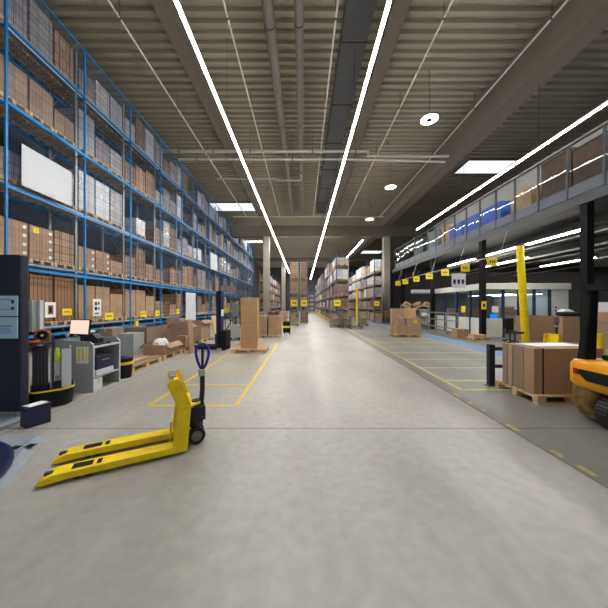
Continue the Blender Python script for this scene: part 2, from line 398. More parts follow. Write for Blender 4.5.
for k in range(8):
    MB().bx(0, 4 + k * 3.3, 0, 1.05, 4 + k * 3.3 + 3.2, .5).build('duct_section', 'steel_dark', t)
MB().bx(.05, 4, .05, 1.0, 30.4, .45).build('duct_core', 'duct', t)
for k, x in enumerate((-6.7, -2.75, 1.2, 5.15, 9.1)):
    pipe('sprinkler_pipe', 'thin sprinkler pipe running along the roof, %s' % ['nearest the blue rack', 'between strip light and thicker duct', 'beside the wide dark duct', 'between central strip light and pendant lamps', 'beside the deep concrete girder'][k],
         [(x, YB, 12.15), (x, 31.0, 12.15)], .035, 'rail', 8, 'pipe', [(x, y, 12.15) for y in (9.5, 13.8, 18.2, 22.6, 27)], 'sprinkler pipes along the roof')
pipe('cross_pipe', 'upper pale pipe crossing the hall under the roof', [(-11.9, 16.8, 11.62), (3.9, 16.8, 11.62), (4.2, 16.8, 11.62), (4.2, 16.8, 11.3), (4.5, 16.8, 11.3), (9.4, 16.8, 11.3)], .085, 'pipe', 12, 'pipe', [(x, 16.8, 11.6) for x in (-8, -5.8, -3.4, .6, 3.4)])
pipe('cross_pipe', 'lower pale pipe crossing the hall under the roof', [(-8.2, 17.2, 11.32), (3.6, 17.2, 11.32), (9.4, 17.2, 11.15)], .06, 'rail', 12, 'pipe', [(x, 17.2, 11.3) for x in (-7, -4.6, -.7, 2.8)])
pipe('cross_pipe', 'bent pale pipe joining the two round ventilation ducts', [(-7, 21.2, 11.98), (-2.4, 21.2, 11.98), (-2.0, 21.2, 11.85), (-.15, 21.2, 11.85), (-.15, 21.2, 12.3)], .06, 'pipe', 12)
pipe('cross_pipe', 'thin pale pipe crossing just before the cross girder', [(-8, 29.75, 11.8), (9.3, 29.75, 11.8)], .05, 'rail', 10)
for k, (px, py) in enumerate(((388, 145), (371, 207), (268, 190))):
    p = at(px, py, 260 * 11.2 / (CY - py))
    t = thing('smoke_detector', ['small round smoke detector between the pendant lamps', 'small round smoke detector past the middle pendant lamp', 'small round smoke detector near the thicker duct'][k], 'smoke detector', (p[0], p[1], 12.85))
    MB().lathe([(.12, .14), (.12, .05), (.07, 0), (.01, -.01)], (0, 0, 0), 14).build('body', 'grey_mid', t)

# ------------------------------------------------------------------ pallets, cartons, loads
_mc = {}
def cached(key, fn):
    if key not in _mc: _mc[key] = fn()
    return _mc[key]
def pallet_mb(L=1.2, W=.8):
    """L along x, W along y, origin at centre of base"""
    a = MB()
    for k in range(3): a.bx(-L / 2, -W / 2 + k * (W - .1) / 2, 0, L / 2, -W / 2 + k * (W - .1) / 2 + .1, .022)
    for i in range(3):
        for k in range(3): a.bx(-L / 2 + i * (L - .145) / 2, -W / 2 + k * (W - .1) / 2, .0221, -L / 2 + i * (L - .145) / 2 + .145, -W / 2 + k * (W - .1) / 2 + .1, .1)
    for i in range(3): a.bx(-L / 2 + i * (L - .145) / 2, -W / 2, .1001, -L / 2 + i * (L - .145) / 2 + .145, W / 2, .122)
    for k in range(5): a.bx(-L / 2, -W / 2 + k * (W - .12) / 4, .1221, L / 2, -W / 2 + k * (W - .12) / 4 + .12, .144)
    return a
PAL = pallet_mb().mesh('pallet', 'wood')
def pallet(x, y, rz, label, z=0.0, L=1.2, W=.8, group=None):
    t = thing('wooden_pallet', label, 'pallet', (x, y, z), rz, group)
    k = (L, W)
    def runners():
        a = MB()
        for q in range(3): a.bx(-L / 2, -W / 2 + q * (W - .1) / 2, 0, L / 2, -W / 2 + q * (W - .1) / 2 + .1, .022)
        return a.mesh('bottom_board', 'wood')
    def deck():
        a = MB(); n = 5 if W < .9 else 7
        for i in range(3): a.bx(-L / 2 + i * (L - .145) / 2, -W / 2, .1001, -L / 2 + i * (L - .145) / 2 + .145, W / 2, .122)
        for q in range(n): a.bx(-L / 2, -W / 2 + q * (W - .1) / (n - 1), .1221, L / 2, -W / 2 + q * (W - .1) / (n - 1) + .1, .144)
        return a.mesh('deck_slats', 'wood')
    link('bottom_slats', cached(('r', k), runners), t); link('deck_slats', cached(('d', k), deck), t)
    blk = cached('blk', lambda: MB().bx(-.0725, -.05, .0221, .0725, .05, .1).mesh('block', 'wood'))
    for i in (-1, 0, 1):
        for q in (-1, 0, 1):
            b = link('block', blk, t); b.location = (i * (L - .145) / 2, q * (W - .1) / 2, 0)
    return t
def carton(x, y, z, dx, dy, dz, label, m='carton', rz=0, tape=None, group=None, sticker=None, name='carton'):
    """origin at the centre of its base; tape: axis along which the tape runs"""
    t = thing(name, label, 'carton', (x, y, z), rz, group)
    k = (round(dx, 3), round(dy, 3), round(dz, 3), m)
    link('body', cached(('c', k), lambda: MB().bx(-dx / 2, -dy / 2, 0, dx / 2, dy / 2, dz).mesh('carton_body', m)), t, bevel=.004, seg=1)
    if tape:
        def tp():
            a = MB(); e = .0015; q = .03
            if tape == 'y':
                a.bx(-q, -dy / 2 - e, dz, q, dy / 2 + e, dz + e); a.bx(-q, -dy / 2 - e, dz - .09, q, -dy / 2, dz); a.bx(-q, dy / 2, dz - .09, q, dy / 2 + e, dz)
            else:
                a.bx(-dx / 2 - e, -q, dz, dx / 2 + e, q, dz + e); a.bx(-dx / 2 - e, -q, dz - .09, -dx / 2, q, dz); a.bx(dx / 2, -q, dz - .09, dx / 2 + e, q, dz)
            return a.mesh('tape', 'tape')
        link('tape', cached(('t', k, tape), tp), t)
    if sticker:   # (face, u, z, w, h, material)
        fc, u, zz, w_, h_, sm = sticker; a = MB()
        if fc == 'x': a.bx(dx / 2 + .0005, u - w_ / 2, zz, dx / 2 + .003, u + w_ / 2, zz + h_)
        else: a.bx(u - w_ / 2, -dy / 2 - .003, zz, u + w_ / 2, -dy / 2 - .0005, zz + h_)
        a.build('sticker', sm, t)
    return t

LOOK = {'a': ('seam_a', 'brown carton'), 'b': ('seam_b', 'dull brown carton'), 'c': ('seam_c', 'grey film-wrapped'), 'd': ('seam_d', 'white film-wrapped'), 'e': ('seam_e', 'mauve-grey'), 'f': ('seam_f', 'upright brown board')}
def load(x, y, z, kind, h, label, W=.8, L=1.1, far=False, group=None):
    """a pallet load held together by film or straps; its long side runs across (x)"""
    m, nm = LOOK[kind]
    t = thing('pallet_load', label, 'pallet load', (x, y, z), 0, group)
    if far:
        link('goods', cached(('g', kind, h, W, L), lambda: MB().bx(-L / 2, -W / 2, .146, L / 2, W / 2, h).mesh('goods', m)), t)
        link('pallet', cached(('fp', W, L), lambda: pallet_mb(L, W).mesh('pallet', 'wood')), t)
        return t
    link('pallet', cached(('fp', W, L), lambda: pallet_mb(L, W).mesh('pallet', 'wood')), t)
    link('goods', cached(('g', kind, h, W, L), lambda: MB().bx(-L / 2 + .02, -W / 2 + .02, .146, L / 2 - .02, W / 2 - .02, h).mesh('goods', m)), t, bevel=.012, seg=2)
    if kind in 'cd':
        link('stretch_film', cached(('w', h, W, L), lambda: MB().loft([rrect(-L / 2 + .012, -W / 2 + .012, L / 2 - .012, W / 2 - .012, .02, .12, 2), rrect(-L / 2 + .008, -W / 2 + .008, L / 2 - .008, W / 2 - .008, .02, h * .55, 2), rrect(-L / 2 + .012, -W / 2 + .012, L / 2 - .012, W / 2 - .012, .02, h + .006, 2)], caps=False).mesh('stretch_film', 'wrap')), t)
    elif kind in 'ab':
        def st():
            a = MB(); e = .004
            for q in (-W * .25, W * .25):
                a.bx(L / 2 - .02, q - .008, .146, L / 2 - .02 + e, q + .008, h); a.bx(-L / 2 + .02, q - .008, h, L / 2 - .02 + e, q + .008, h + e)
            return a.mesh('strap', 'black')
        link('strap', cached(('s', h, W, L), st), t)
    return t

# ------------------------------------------------------------------ racks
def rack(name, label, x0, x1, y0, nb, bay, levels, top, face, net=False, blue='blue_rack', back='galv', pw=.09, bh=.12, group=None, up=None):
    """run along y; x0<x1; face=+1: open face at x1"""
    t = thing(name, label, 'pallet rack', ((x0 + x1) / 2, y0, 0), 0, group)
    D = (x1 - x0) / 2; fx = D if face > 0 else -D; s = 1 if face > 0 else -1
    def fr():
        a = MB()
        a.bx(min(fx, fx - s * pw), -pw / 2, 0, max(fx, fx - s * pw), pw / 2, top, 0)
        a.bx(min(-fx, -fx + s * pw), -pw / 2, 0, max(-fx, -fx + s * pw), pw / 2, top - .3, 1)
        a.bx(min(fx + s * .03, fx - s * (pw + .03)), -pw / 2 - .03, 0, max(fx + s * .03, fx - s * (pw + .03)), pw / 2 + .03, .012, 1)
        z = .25; k = 0
        while z + 1.0 < top - .3:
            p = (fx - s * pw, 0, z), (-fx + s * pw, 0, z + 1.0)
            if k % 2: p = (p[0][0], 0, z + 1.0), (p[1][0], 0, z)
            a.cyl(p[0], p[1], .016, 5, mi=1); z += 1.0; k += 1
        return a.mesh('upright_frame', [up or blue, back])
    me = fr()
    for i in range(nb + 1):
        o = link('upright_frame', me, t); o.location = (0, i * bay, 0)
    bm_ = MB(); xa, xb = min(fx - s * .02, fx - s * .07), max(fx - s * .02, fx - s * .07)
    bm_.bx(xa, pw / 2, -bh, xb, bay - pw / 2, 0, 0)
    e0, e1 = (xb, xb + .012) if s > 0 else (xa - .012, xa)
    bm_.bx(e0, pw / 2, -bh * .62, e1, bay - pw / 2, -bh * .3, 1)
    fm = bm_.mesh('beam', [blue, 'rail'])
    rm = MB().bx(min(-fx + s * .02, -fx + s * .07), pw / 2, -bh, max(-fx + s * .02, -fx + s * .07), bay - pw / 2, 0).mesh('rear_beam', blue)
    for i in range(nb):
        for z in levels:
            if z < .1: continue
            o = link('beam', fm, t); o.location = (0, i * bay, z)
            o = link('rear_beam', rm, t); o.location = (0, i * bay, z)
    if net:
        off = .35; a = MB(); x = fx + s * (off - .02); r = .0035; zt = top - .05
        k = int(bay / .1)
        for i in range(k + 1):
            y = .03 + i * (bay - .06) / k; a.cyl((x, y, 2.7), (x, y, zt), r, 3, caps=False)
        z = 2.72
        while z < zt: a.cyl((x, 0.03, z), (x, bay - .03, z), r, 3, caps=False); z += .2
        me = a.mesh('wire_mesh', 'blue_mesh')
        for i in range(nb):
            o = link('wire_mesh', me, t); o.location = (0, i * bay, 0)
        a = MB().bx(fx + s * (off - .05), -.03, 0, fx + s * off, .03, top)
        for z in levels: a.bx(fx + s * .001, -.02, z - .34, fx + s * (off - .051), .02, z - .3)
        me = a.mesh('mesh_post', 'blue_rack')
        for i in range(nb + 1):
            o = link('mesh_post', me, t); o.location = (0, i * bay, 0)
        me = MB().bx(fx + s * (off - .045), .031, -.045, fx + s * (off - .005), bay - .031, .045).mesh('mesh_rail', 'blue_rack')
        for i in range(nb):
            for z in net:
                o = link('mesh_rail', me, t); o.location = (0, i * bay, z)
        me = MB().bx(fx + s * (off - .045), .031, top - .05, fx + s * (off - .005), bay - .031, top).mesh('top_rail', 'blue_rack')
        for i in range(nb):
            o = link('top_rail', me, t); o.location = (0, i * bay, 0)
    return t

RX, RY, RB, RN = -8.4, 7.38, 2.66, 14
LV = [.95, 3.02, 5.32, 7.72, 9.95]
LVN = ['bottom', 'second', 'third', 'fourth', 'top']
rack('pallet_rack', 'tall blue pallet rack with wire mesh front beside the aisle', -9.85, -8.75, RY, RN, RB, LV, 11.5, 1, net=[.68, 2.75, 5.05, 7.45, 9.7], pw=.09, bh=.11, up='galv')
POSN = ['near', 'middle', 'far']
ncart = 0
for b in range(RN):
    for li, z in enumerate(LV):
        npos = 3 if b < 8 else 2
        W = .8 if npos == 3 else 1.15
        for p in range(npos):
            pitch = (RB - .14) / npos
            y = RY + b * RB + .07 + pitch * (p + .5)
            x = -9.28
            where = 'blue rack, %s bay from near end, %s level, %s' % (ORD[b], LVN[li], (POSN[p] + ' place') if npos == 3 else ('near half', 'far half')[p])
            if random.random() < .1 and b > 1: continue
            gap = (LV[li + 1] - z - .2) if li < 4 else 1.65
            # near bays, eye-catching levels: loose cartons, each a thing
            if (b, li) in ((0, 1), (1, 1), (0, 3), (1, 0), (2, 0)) and not (b == 0 and li == 1 and p == 2):
                pallet(x, y, 0, 'wooden pallet under loose cartons, ' + where, z + .002, L=1.1, W=.8, group='pallets in the blue rack')
                tiers = {(0, 1): 4, (1, 1): 3, (0, 3): 3, (1, 0): 5, (2, 0): 5}[(b, li)]
                if p == 2: tiers -= 1
                hh = {(0, 3): .36}.get((b, li), .27)
                cm = {(0, 3): 'carton_dull'}.get((b, li), 'carton')
                for k in range(tiers):
                    for q in range(2):
                        ncart += 1
                        st = ('x', .1, .09, .12, .09, 'paper') if (q == 1 and p < 2 and li == 1) else None
                        if (b, li, p, q, k) == (0, 1, 1, 0, 3): st = ('x', 0, .03, .2, .2, 'sign_yellow')
                        carton(x, y + (q - .5) * .392, z + .148 + k * (hh + .002), 1.06, .385, hh,
                               '%sbrown carton, %s tier, %s column, %s' % (('yellow-labelled ' if st[5] == 'sign_yellow' else 'labelled ') if st else '', ['lowest', 'second', 'third', 'fourth', 'fifth'][k], ('near', 'far')[q], where.replace(' place', '').replace(' from near end', '')), cm, group='loose cartons in the blue rack', sticker=st)
                continue
            if li == 0: kind = random.choice('aabbfe')
            elif li == 1: kind = random.choice('aabcab')
            elif li == 2: kind = random.choice('acbccde')
            elif li == 3: kind = random.choice('cadcbe')
            else: kind = random.choice('eccdeb')
            if (b, li) == (0, 0): kind = 'f'
            if (b, li) == (0, 2): kind = 'e'
            h = min(gap, random.choice((.8, .95, 1.1, 1.3, 1.5, 1.65)))
            if li == 4: h = random.choice((1.0, 1.25, 1.45, 1.6))
            if (b, li) == (0, 0): h = 1.7
            load(x, y, z + .002, kind, round(h, 2), LOOK[kind][1] + ' load, ' + where, W=W, group='pallet loads in the blue rack')

# centre, right and far racks
rack('pallet_rack', 'double-ended rack facing the open floor, half nearer the blue rack', -1.38, -.5, 26.5, 3, 2.7, [1.5, 2.9, 4.4], 6.4, -1, pw=.08, blue='rack_grey_blue', bh=.1)
rack('pallet_rack', 'double-ended rack facing the open floor, half nearer the central aisle', -.3, .5, 26.5, 3, 2.7, [1.5, 2.9, 4.4], 6.4, 1, pw=.08, blue='rack_grey_blue', bh=.1)
for xx, nm, LL in ((-.94, 'half nearer the blue rack', .84), (.1, 'half nearer the central aisle', .76)):
    for li, z in enumerate((0.0, 1.5, 2.9, 4.4)):
        for bb in range(2):
            kind = ['b', 'a', 'a', 'a'][li]; h = [1.15, 1.0, 1.2, 1.7][li]
            load(xx, 26.55 + bb * 2.7 + .72, z + .003, kind, h, '%s load, double-ended rack %s, %s level, %s' % (LOOK[kind][1], nm, LVN[li], ('end bay', 'next bay')[bb]), W=1.2, L=LL, far=True, group='pallet loads in the double-ended rack')
RL = [1.3, 2.45, 3.65, 4.85]
rack('pallet_rack', 'long pallet rack lining the central aisle opposite the double-ended rack', 2.65, 3.7, 21.0, 13, 2.7, RL, 6.0, -1, pw=.08, blue='rack_grey_blue', bh=.1)
for b in range(13):
    for li, z in enumerate([0.0] + RL):
        npos = 2 if b < 4 else 1
        if li == 4 and (b % 3 == 1): continue
        for p in range(npos):
            W = 1.2 if npos == 2 else 2.4
            y = 21.0 + b * 2.7 + (.07 + 1.28 * (p + .5) if npos == 2 else 1.35)
            kind = random.choice('abadb' if li < 3 else 'dcae'); h = random.choice((.8, .95)) if li < 4 else random.choice((.7, 1.1, 1.3))
            load(3.17, y, z + .003, kind, h, '%s load, central aisle rack, %s bay from open floor, %s level%s' % (LOOK[kind][1], ORD[b], LVN[li], (', near half', ', far half')[p] if npos == 2 else ''), W=W, L=1.0, far=True, group='pallet loads in the central aisle rack')
rack('pallet_rack', 'grey-blue pallet rack behind the trolleys, next to the mezzanine column', 6.75, 7.55, 24.8, 5, 2.8, RL, 6.2, -1, pw=.08, blue='rack_grey_blue', bh=.1)
for b in range(5):
    for li, z in enumerate([0.0] + RL):
        for p in range(2 if b < 3 else 1):
            y = 24.8 + b * 2.8 + (.08 + 1.32 * (p + .5) if b < 3 else 1.4)
            kind = random.choice('bebae' if li < 2 else 'cdeda'); h = random.choice((.8, .95)) if li < 4 else random.choice((.8, 1.2))
            load(7.15, y, z + .003, kind, h, '%s load, rack beside the mezzanine column, %s bay, %s level%s' % (LOOK[kind][1], ORD[b], LVN[li], (', near half', ', far half')[p] if b < 3 else ''), W=1.2 if b < 3 else 2.5, L=.76, far=True, group='pallet loads in the rack by the mezzanine column')
rack('pallet_rack', 'pallet rack in the aisle behind the first concrete column', -5.6, -4.55, 33.5, 7, 2.7, RL, 6.4, 1, pw=.08, blue='rack_grey_blue', bh=.1)
for b in range(7):
    for li, z in enumerate([0.0] + RL):
        kind = random.choice('abbca'); h = random.choice((.8, .95))
        load(-5.07, 33.5 + b * 2.7 + 1.35, z + .003, kind, h, '%s load, rack behind the first concrete column, %s bay, %s level' % (LOOK[kind][1], ORD[b], LVN[li]), W=2.4, L=1.0, far=True, group='pallet loads behind the concrete column')
# far cross rack closing the aisle
t = thing('shelving', 'blue shelving closing the far end of the central aisle', 'shelving', (1.5, 60, 0))
for x in (-1.2, 0, 1.2):
    for yy in (0, .8): MB().bx(x - .05, yy - .05, 0, x + .05, yy + .05, 5).build('upright', 'blue_rack', t)
for z in (.5, 1.5, 2.5, 3.5, 4.5): MB().bx(-1.15, -.06, z, 1.15, .86, z + .12).build('shelf', 'blue_rack', t)
for k, z in enumerate((.62, 1.62, 2.62, 3.62)):
    for q in range(2): carton(1.5 + (q - .5) * 1.1, 60.35, z + .003, .8, .5, .6, 'pale carton on far blue shelving, %s shelf, %s end' % (LVN[k], ('blue-rack', 'mezzanine')[q]), 'carton_light')

# ------------------------------------------------------------------ boards and signs on the blue rack
def board(name, label, cat, x, ya, yb, za, zb, m='white', marks=None, group=None):
    """flat board in the plane x = const, front towards the aisle"""
    t = thing(name, label, cat, (x, ya, za), 0, group)
    MB().bx(0, 0, 0, .015, yb - ya, zb - za).build('panel', m, t, bevel=.003, seg=1)
    for (u, v, w_, h_, mm) in marks or []:
        MB().bx(.0155, u * (yb - ya), v * (zb - za), .018, (u + w_) * (yb - ya), (v + h_) * (zb - za)).build('print', mm, t)
    return t
XB = RX + .004
board('sign_board', 'large blank white board hung high on the nearest rack bay', 'board', XB, 7.75, 9.42, 5.24, 6.48)
board('sign_board', 'tall white board standing on the rack front behind brown cartons', 'board', XB, 18.6, 20.3, .45, 2.6)
board('sign_board', 'small white board hung high on a distant rack bay', 'board', XB, 23.6, 25.4, 5.0, 6.5)
for k, (y, z, wd, hh) in enumerate(((9.05, 1.30, .38, .24), (11.0, 1.04, .5, .3), (13.4, 1.05, .5, .32), (14.75, 1.05, .46, .3), (17.2, 1.1, .4, .3))):
    board('yellow_sign', 'yellow sign on the blue rack, ' + ['behind the black strapping cart', 'above the desk of the grey workstation', 'above the pile of planks', 'next past the one above the planks', 'farthest along the rack front'][k], 'sign', XB, y, y + wd, z, z + hh, 'sign_yellow', [(.2, .45, .6, .12, 'black')], 'yellow rack signs')
board('notice_sign', 'white framed notice with brown picture beside the orange reel', 'notice', XB, 8.45, 8.82, 1.25, 1.76, 'paper', [(.25, .2, .5, .6, 'carton_dull'), (.35, .3, .25, .4, 'steel_dark')])
board('notice_sign', 'white notice with dark icons above the workstation monitor', 'notice', XB, 10.38, 10.8, 1.22, 1.92, 'paper', [(.2, .62, .28, .2, 'steel_dark'), (.58, .66, .2, .16, 'navy'), (.2, .34, .28, .2, 'black'), (.58, .36, .2, .16, 'grey_mid'), (.2, .1, .5, .1, 'grey_mid')])

# ------------------------------------------------------------------ pallet truck
def pallet_truck(label, loc, rz, turn=0.0, guard=True):
    """forks run towards -x from the heel at x=0"""
    t = thing('pallet_truck', label, 'pallet truck', loc, rz)
    for sy in (-.19, .19):
        f = MB()
        prof_ = [(0, .035), (0, .105), (-.85, .105), (-1.12, .098), (-1.2, .07), (-1.235, .035), (-1.2, .02), (-1.0, .035)]
        f.prism(prof_, 'y', sy - .08, sy + .08)
        fo = f.build('fork', 'yellow', t, bevel=.006)
        d = MB(); d.bx(-.99, sy - .045, .1055, -.80 - .03, sy + .045, .1075); d.bx(-.80, sy - .045, .1055, -.76, sy + .045, .1075)
        d.build('roller_slot', 'black', fo)
        MB().bx(-1.19, sy - .02, .078, -1.13, sy + .02, .101).build('tip_mark', 'steel_dark', fo)
        r = MB(); r.cyl((-.95, sy - .045, .042), (-.95, sy + .045, .042), .04, 16); r.cyl((-.86, sy - .045, .042), (-.86, sy + .045, .042), .04, 16)
        r.build('load_roller', 'steel_dark', fo)
    b = MB()
    b.prism([(-.14, .03), (.015, .03), (.055, .52), (-.085, .52)], 'y', -.26, -.235); b.prism([(-.14, .03), (.015, .03), (.055, .52), (-.085, .52)], 'y', .235, .26)
    b.prism([(-.05, .1), (-.03, .1), (.03, .52), (.01, .52)], 'y', -.234, .234)
    b.bx(-.06, -.26, .5, .07, .26, .525); b.prism([(.07, -.12), (.17, -.06), (.17, .06), (.07, .12)], 'z', .46, .49)
    b.build('chassis_frame', 'yellow', t, bevel=.004)
    if guard:
        g = MB(); g.prism([(-.085, .53), (.055, .53), (-.04, .81), (-.075, .84), (-.165, .83), (-.185, .78)], 'y', -.255, -.235)
        g.prism([(-.085, .53), (.055, .53), (-.04, .81), (-.075, .84), (-.165, .83), (-.185, .78)], 'y', .235, .255)
        g.prism([(-.02, .53), (0, .53), (-.1, .83), (-.12, .83)], 'y', -.234, .234)
        g.build('load_guard', 'yellow', t, bevel=.004)
        MB().bx(-.16, -.15, .842, -.09, .15, .852).build('guard_cap', 'galv', t)
    MB().cyl((-.16, -.12, .03), (-.15, -.12, .33), .008, 8).build('lift_rod', 'yellow', t)
    p = MB(); p.lathe([(.085, .19), (.085, .33), (.06, .36), (.06, .5)], (.125, 0, 0), 18); p.bx(.06, -.11, .28, .225, .11, .44); p.cyl((.165, -.13, .30), (.165, .13, .30), .035, 12)
    p.build('pump_body', 'navy_dark', t, bevel=.008)
    y_ = MB(); y_.bx(.02, -.045, .12, .125, .045, .2); y_.build('axle_yoke', 'yellow', t, bevel=.01)
    for sy in (-.075, .075):
        wl = MB(); wl.cyl((.125, sy - .028, .1), (.125, sy + .028, .1), .1, 28)
        wo = wl.build('steer_wheel', 'rubber', t, bevel=.008)
        h = MB(); e = 1 if sy > 0 else -1
        h.cyl((.125, sy + e * .0285, .1), (.125, sy + e * .036, .1), .058, 20); h.cyl((.125, sy + e * .036, .1), (.125, sy + e * .045, .1), .02, 12)
        h.build('hub', 'grey_mid', wo)
    hs = MB(); hs.tube([(.185, 0, .42), (.2, 0, .62), (.2, 0, .9)], .029, 12); hs.build('handle_stem', 'navy_dark', t, smooth=True)
    c_ = MB(); c_.bx(.155, -.055, .79, .225, .055, .87); c_.build('control_plate', 'grey', t, bevel=.008)
    lp = MB(); pts = []; cu, su = math.cos(turn), math.sin(turn)
    for k in range(32):
        th = 2 * PI * k / 32; zz = 1.02 + .155 * math.cos(th); wy = .066 * math.sin(th) * (1.0 + .42 * math.cos(th)) * 1.05
        pts.append((.2 - su * wy, cu * wy, zz))
    lp.tube(pts, .017, 8, closed=True)
    lo_ = lp.build('handle_loop', 'blue_paint', t)
    MB().cyl((.2, 0, .87), (.2, 0, 1.15), .016, 10).build('lever', 'navy', lo_)
    return t
pallet_truck('yellow hand pallet truck with empty forks in front of the marked bays', (-1.42, 3.12, 0), math.atan2(.46, .89), turn=math.radians(78))
pallet_truck('yellow pallet truck with blue handle standing behind the strapped brown boards', (9.9, 10.3, 0), math.radians(12), turn=math.radians(70), guard=False)

# ------------------------------------------------------------------ left foreground: wrapping machine
t = thing('wrapping_machine', 'dark navy pallet wrapping machine with posters on its column', 'machine', (0, 0, 0))
c = MB(); c.loft([rrect(-5.0, 3.72, -4.05, 3.85, .02, .13), rrect(-5.0, 3.72, -4.05, 3.85, .02, 2.36), rrect(-4.98, 3.73, -4.065, 3.84, .02, 2.38)])
c.build('column', 'navy_dark', t, smooth=True)
MB().bx(-5.0, 3.851, .13, -4.3, 3.93, 2.3).build('rear_column', 'navy', t, bevel=.01)
def poster(u0, u1, z0, z1, marks, lb):
    p = MB().bx(u0, 3.705, z0, u1, 3.7145, z1).build('notice_sheet', 'poster', t); p['label'] = lb
    for (a0, b0, a1, b1, mm) in marks:
        MB().bx(u0 + a0 * (u1 - u0), 3.7035, z0 + b0 * (z1 - z0), u0 + a1 * (u1 - u0), 3.7048, z0 + b1 * (z1 - z0)).build('print', mm, p)
poster(-4.55, -4.07, 1.5, 1.79, [(.1, .8, .8, .84, 'grey_mid'), (.1, .62, .5, .66, 'grey'), (.3, .3, .85, .36, 'grey'), (.82, .3, .9, .45, 'navy'), (.82, .62, .9, .8, 'navy')], 'upper pale blue printed sheet')
poster(-4.55, -4.07, 1.18, 1.485, [(.35, .2, .38, .6, 'steel_dark'), (.35, .56, .85, .6, 'steel_dark'), (.4, .22, .8, .5, 'bottle')], 'lower pale blue printed sheet')
b = MB(); b.bx(-5.0, 3.3, 0, -3.98, 3.86, .05); b.build('base_frame', 'plate', t, bevel=.01)
r = MB(); r.loft([[(-3.22, 3.27, .0), (-2.6, 2.2, .0), (-5.0, .4, .0), (-5.0, 3.29, .0)], [(-3.3, 3.2, .045), (-2.72, 2.22, .045), (-5.0, .5, .045), (-5.0, 3.25, .045)]])
r.build('ramp_plate', 'plate', t)
s = MB()
for px, py in ((17, 447), (32, 445)):
    X, Y = gp(px, py); X *= .972; Y *= .972; s.bx(X - .05, Y - .05, .0455, X + .04, Y + .03, .047)
s.build('plate_slot', 'black', t)
MB().lathe([(1.19, .047), (1.21, .06), (1.21, .085), (1.18, .095), (.01, .095)], (-3.86, 1.85, 0), 48).build('turntable', 'navy', t)
for X in (-4.85, -4.15): MB().cyl((X, 3.78, .05), (X, 3.78, .13), .03, 10).build('levelling_foot', 'galv', t)

# navy box with sheet of paper on top
t = thing('storage_box', 'small navy box with paper lid beside the wrapping machine', 'box', (-3.72, 3.62, 0), -.45)
MB().bx(-.09, -.13, 0, .1, .13, .255).build('body', 'navy', t, bevel=.012)
MB().bx(-.1, -.14, .256, .11, .14, .275).build('lid', 'navy_dark', t, bevel=.006)
t = thing('paper_sheet', 'grey-white sheet of paper lying on the small navy box', 'paper', (-3.72, 3.62, .277), -.3)
MB().rb((0, 0, .003), (.15, .21, .003)).build('sheet', 'paper', t)

# strapping cart, turned 42 degrees towards the aisle
CR = math.radians(42); CC = (-4.26, 4.39)
t = thing('strapping_cart', 'black strapping cart with yellow rim and white side panels', 'cart', (CC[0], CC[1], 0), CR)
MB().loft([rrect(-.28, -.3, .28, .3, .2, .02, 8), rrect(-.30, -.31, .30, .31, .2, .27, 8)]).build('skirt', 'black', t, smooth=True)
MB().loft([rrect(-.305, -.315, .305, .315, .2, .2705, 8), rrect(-.305, -.315, .305, .315, .2, .295, 8)]).build('rim', 'yellow', t)
MB().loft([rrect(-.295, -.305, .295, .305, .2, .296, 8), rrect(-.295, -.305, .295, .305, .2, .3008, 8)]).build('deck', 'black', t)
MB().bx(.14, -.27, .301, .26, -.24, .93).build('side_panel', 'white', t)
MB().bx(.0, -.22, .301, .03, .12, .9).build('divider_panel', 'grey', t)
MB().bx(.235, -.235, .301, .26, .1, .95).build('side_panel', 'grey', t)
MB().bx(-.2, -.25, .301, -.03, .05, .98).build('strap_housing', 'navy_dark', t, bevel=.01)
g = MB()
for k in range(4): g.bx(-.185 + k * .04, -.257, .4, -.165 + k * .04, -.2505, .93)
g.build('vent_grille', 'steel_dark', t)
MB().cyl((-.235, -.25, .301), (-.235, -.25, .93), .014, 10).build('stand_rod', 'rail', t)
MB().tube([(-.31, -.2, .3), (-.3, -.26, .5), (-.25, -.27, .78)], .009, 6).build('air_hose', 'grey_mid', t)
o = MB(); o.bx(-.3, -.27, 1.03, .04, .1, 1.05)
for X, Y in ((-.285, -.255), (.03, -.255), (-.285, .09), (.03, .09)): o.bx(X - .01, Y - .01, .301, X + .01, Y + .01, 1.15)
o.build('tray', 'steel_dark', t)
def onc(x, y, z):
    return (CC[0] + x * math.cos(CR) - y * math.sin(CR), CC[1] + x * math.sin(CR) + y * math.cos(CR), z)
t = thing('strap_reel', 'upright orange strap reel on the black strapping cart', 'reel', onc(-.1, -.02, 1.052), CR)
MB().tube([(.085 * math.cos(k * PI / 12), 0, .104 + .085 * math.sin(k * PI / 12)) for k in range(24)], .018, 8, closed=True).build('rim', 'orange_reel', t)
MB().cyl((0, -.025, .104), (0, .025, .104), .07, 20).build('strap_coil', 'black', t)
MB().cyl((0, -.029, .104), (0, -.026, .104), .02, 14).build('hub', 'paper', t)
t = thing('strap_reel', 'flat orange strap reel lying on the black strapping cart', 'reel', onc(-.2, -.17, 1.052), CR)
MB().tube([(.075 * math.cos(k * PI / 12), .06 * math.sin(k * PI / 12), .021) for k in range(24)], .02, 8, closed=True).build('rim', 'orange_reel', t)
MB().cyl((0, 0, .002), (0, 0, .04), .05, 20).build('strap_coil', 'black', t)
t = thing('safety_vest', 'yellow and white vest hanging inside the strapping cart', 'vest', onc(.085, -.1, .7), CR)
MB().loft([rrect(-.035, -.03, .035, .03, .02, .0), rrect(-.04, -.035, .04, .035, .025, .12), rrect(-.02, -.02, .02, .02, .015, .24)]).build('cloth', 'hivis', t, smooth=True)
MB().loft([rrect(-.035, -.032, .035, .032, .02, -.22), rrect(-.035, -.03, .035, .03, .02, -.001)]).build('lower_cloth', 'paper', t)
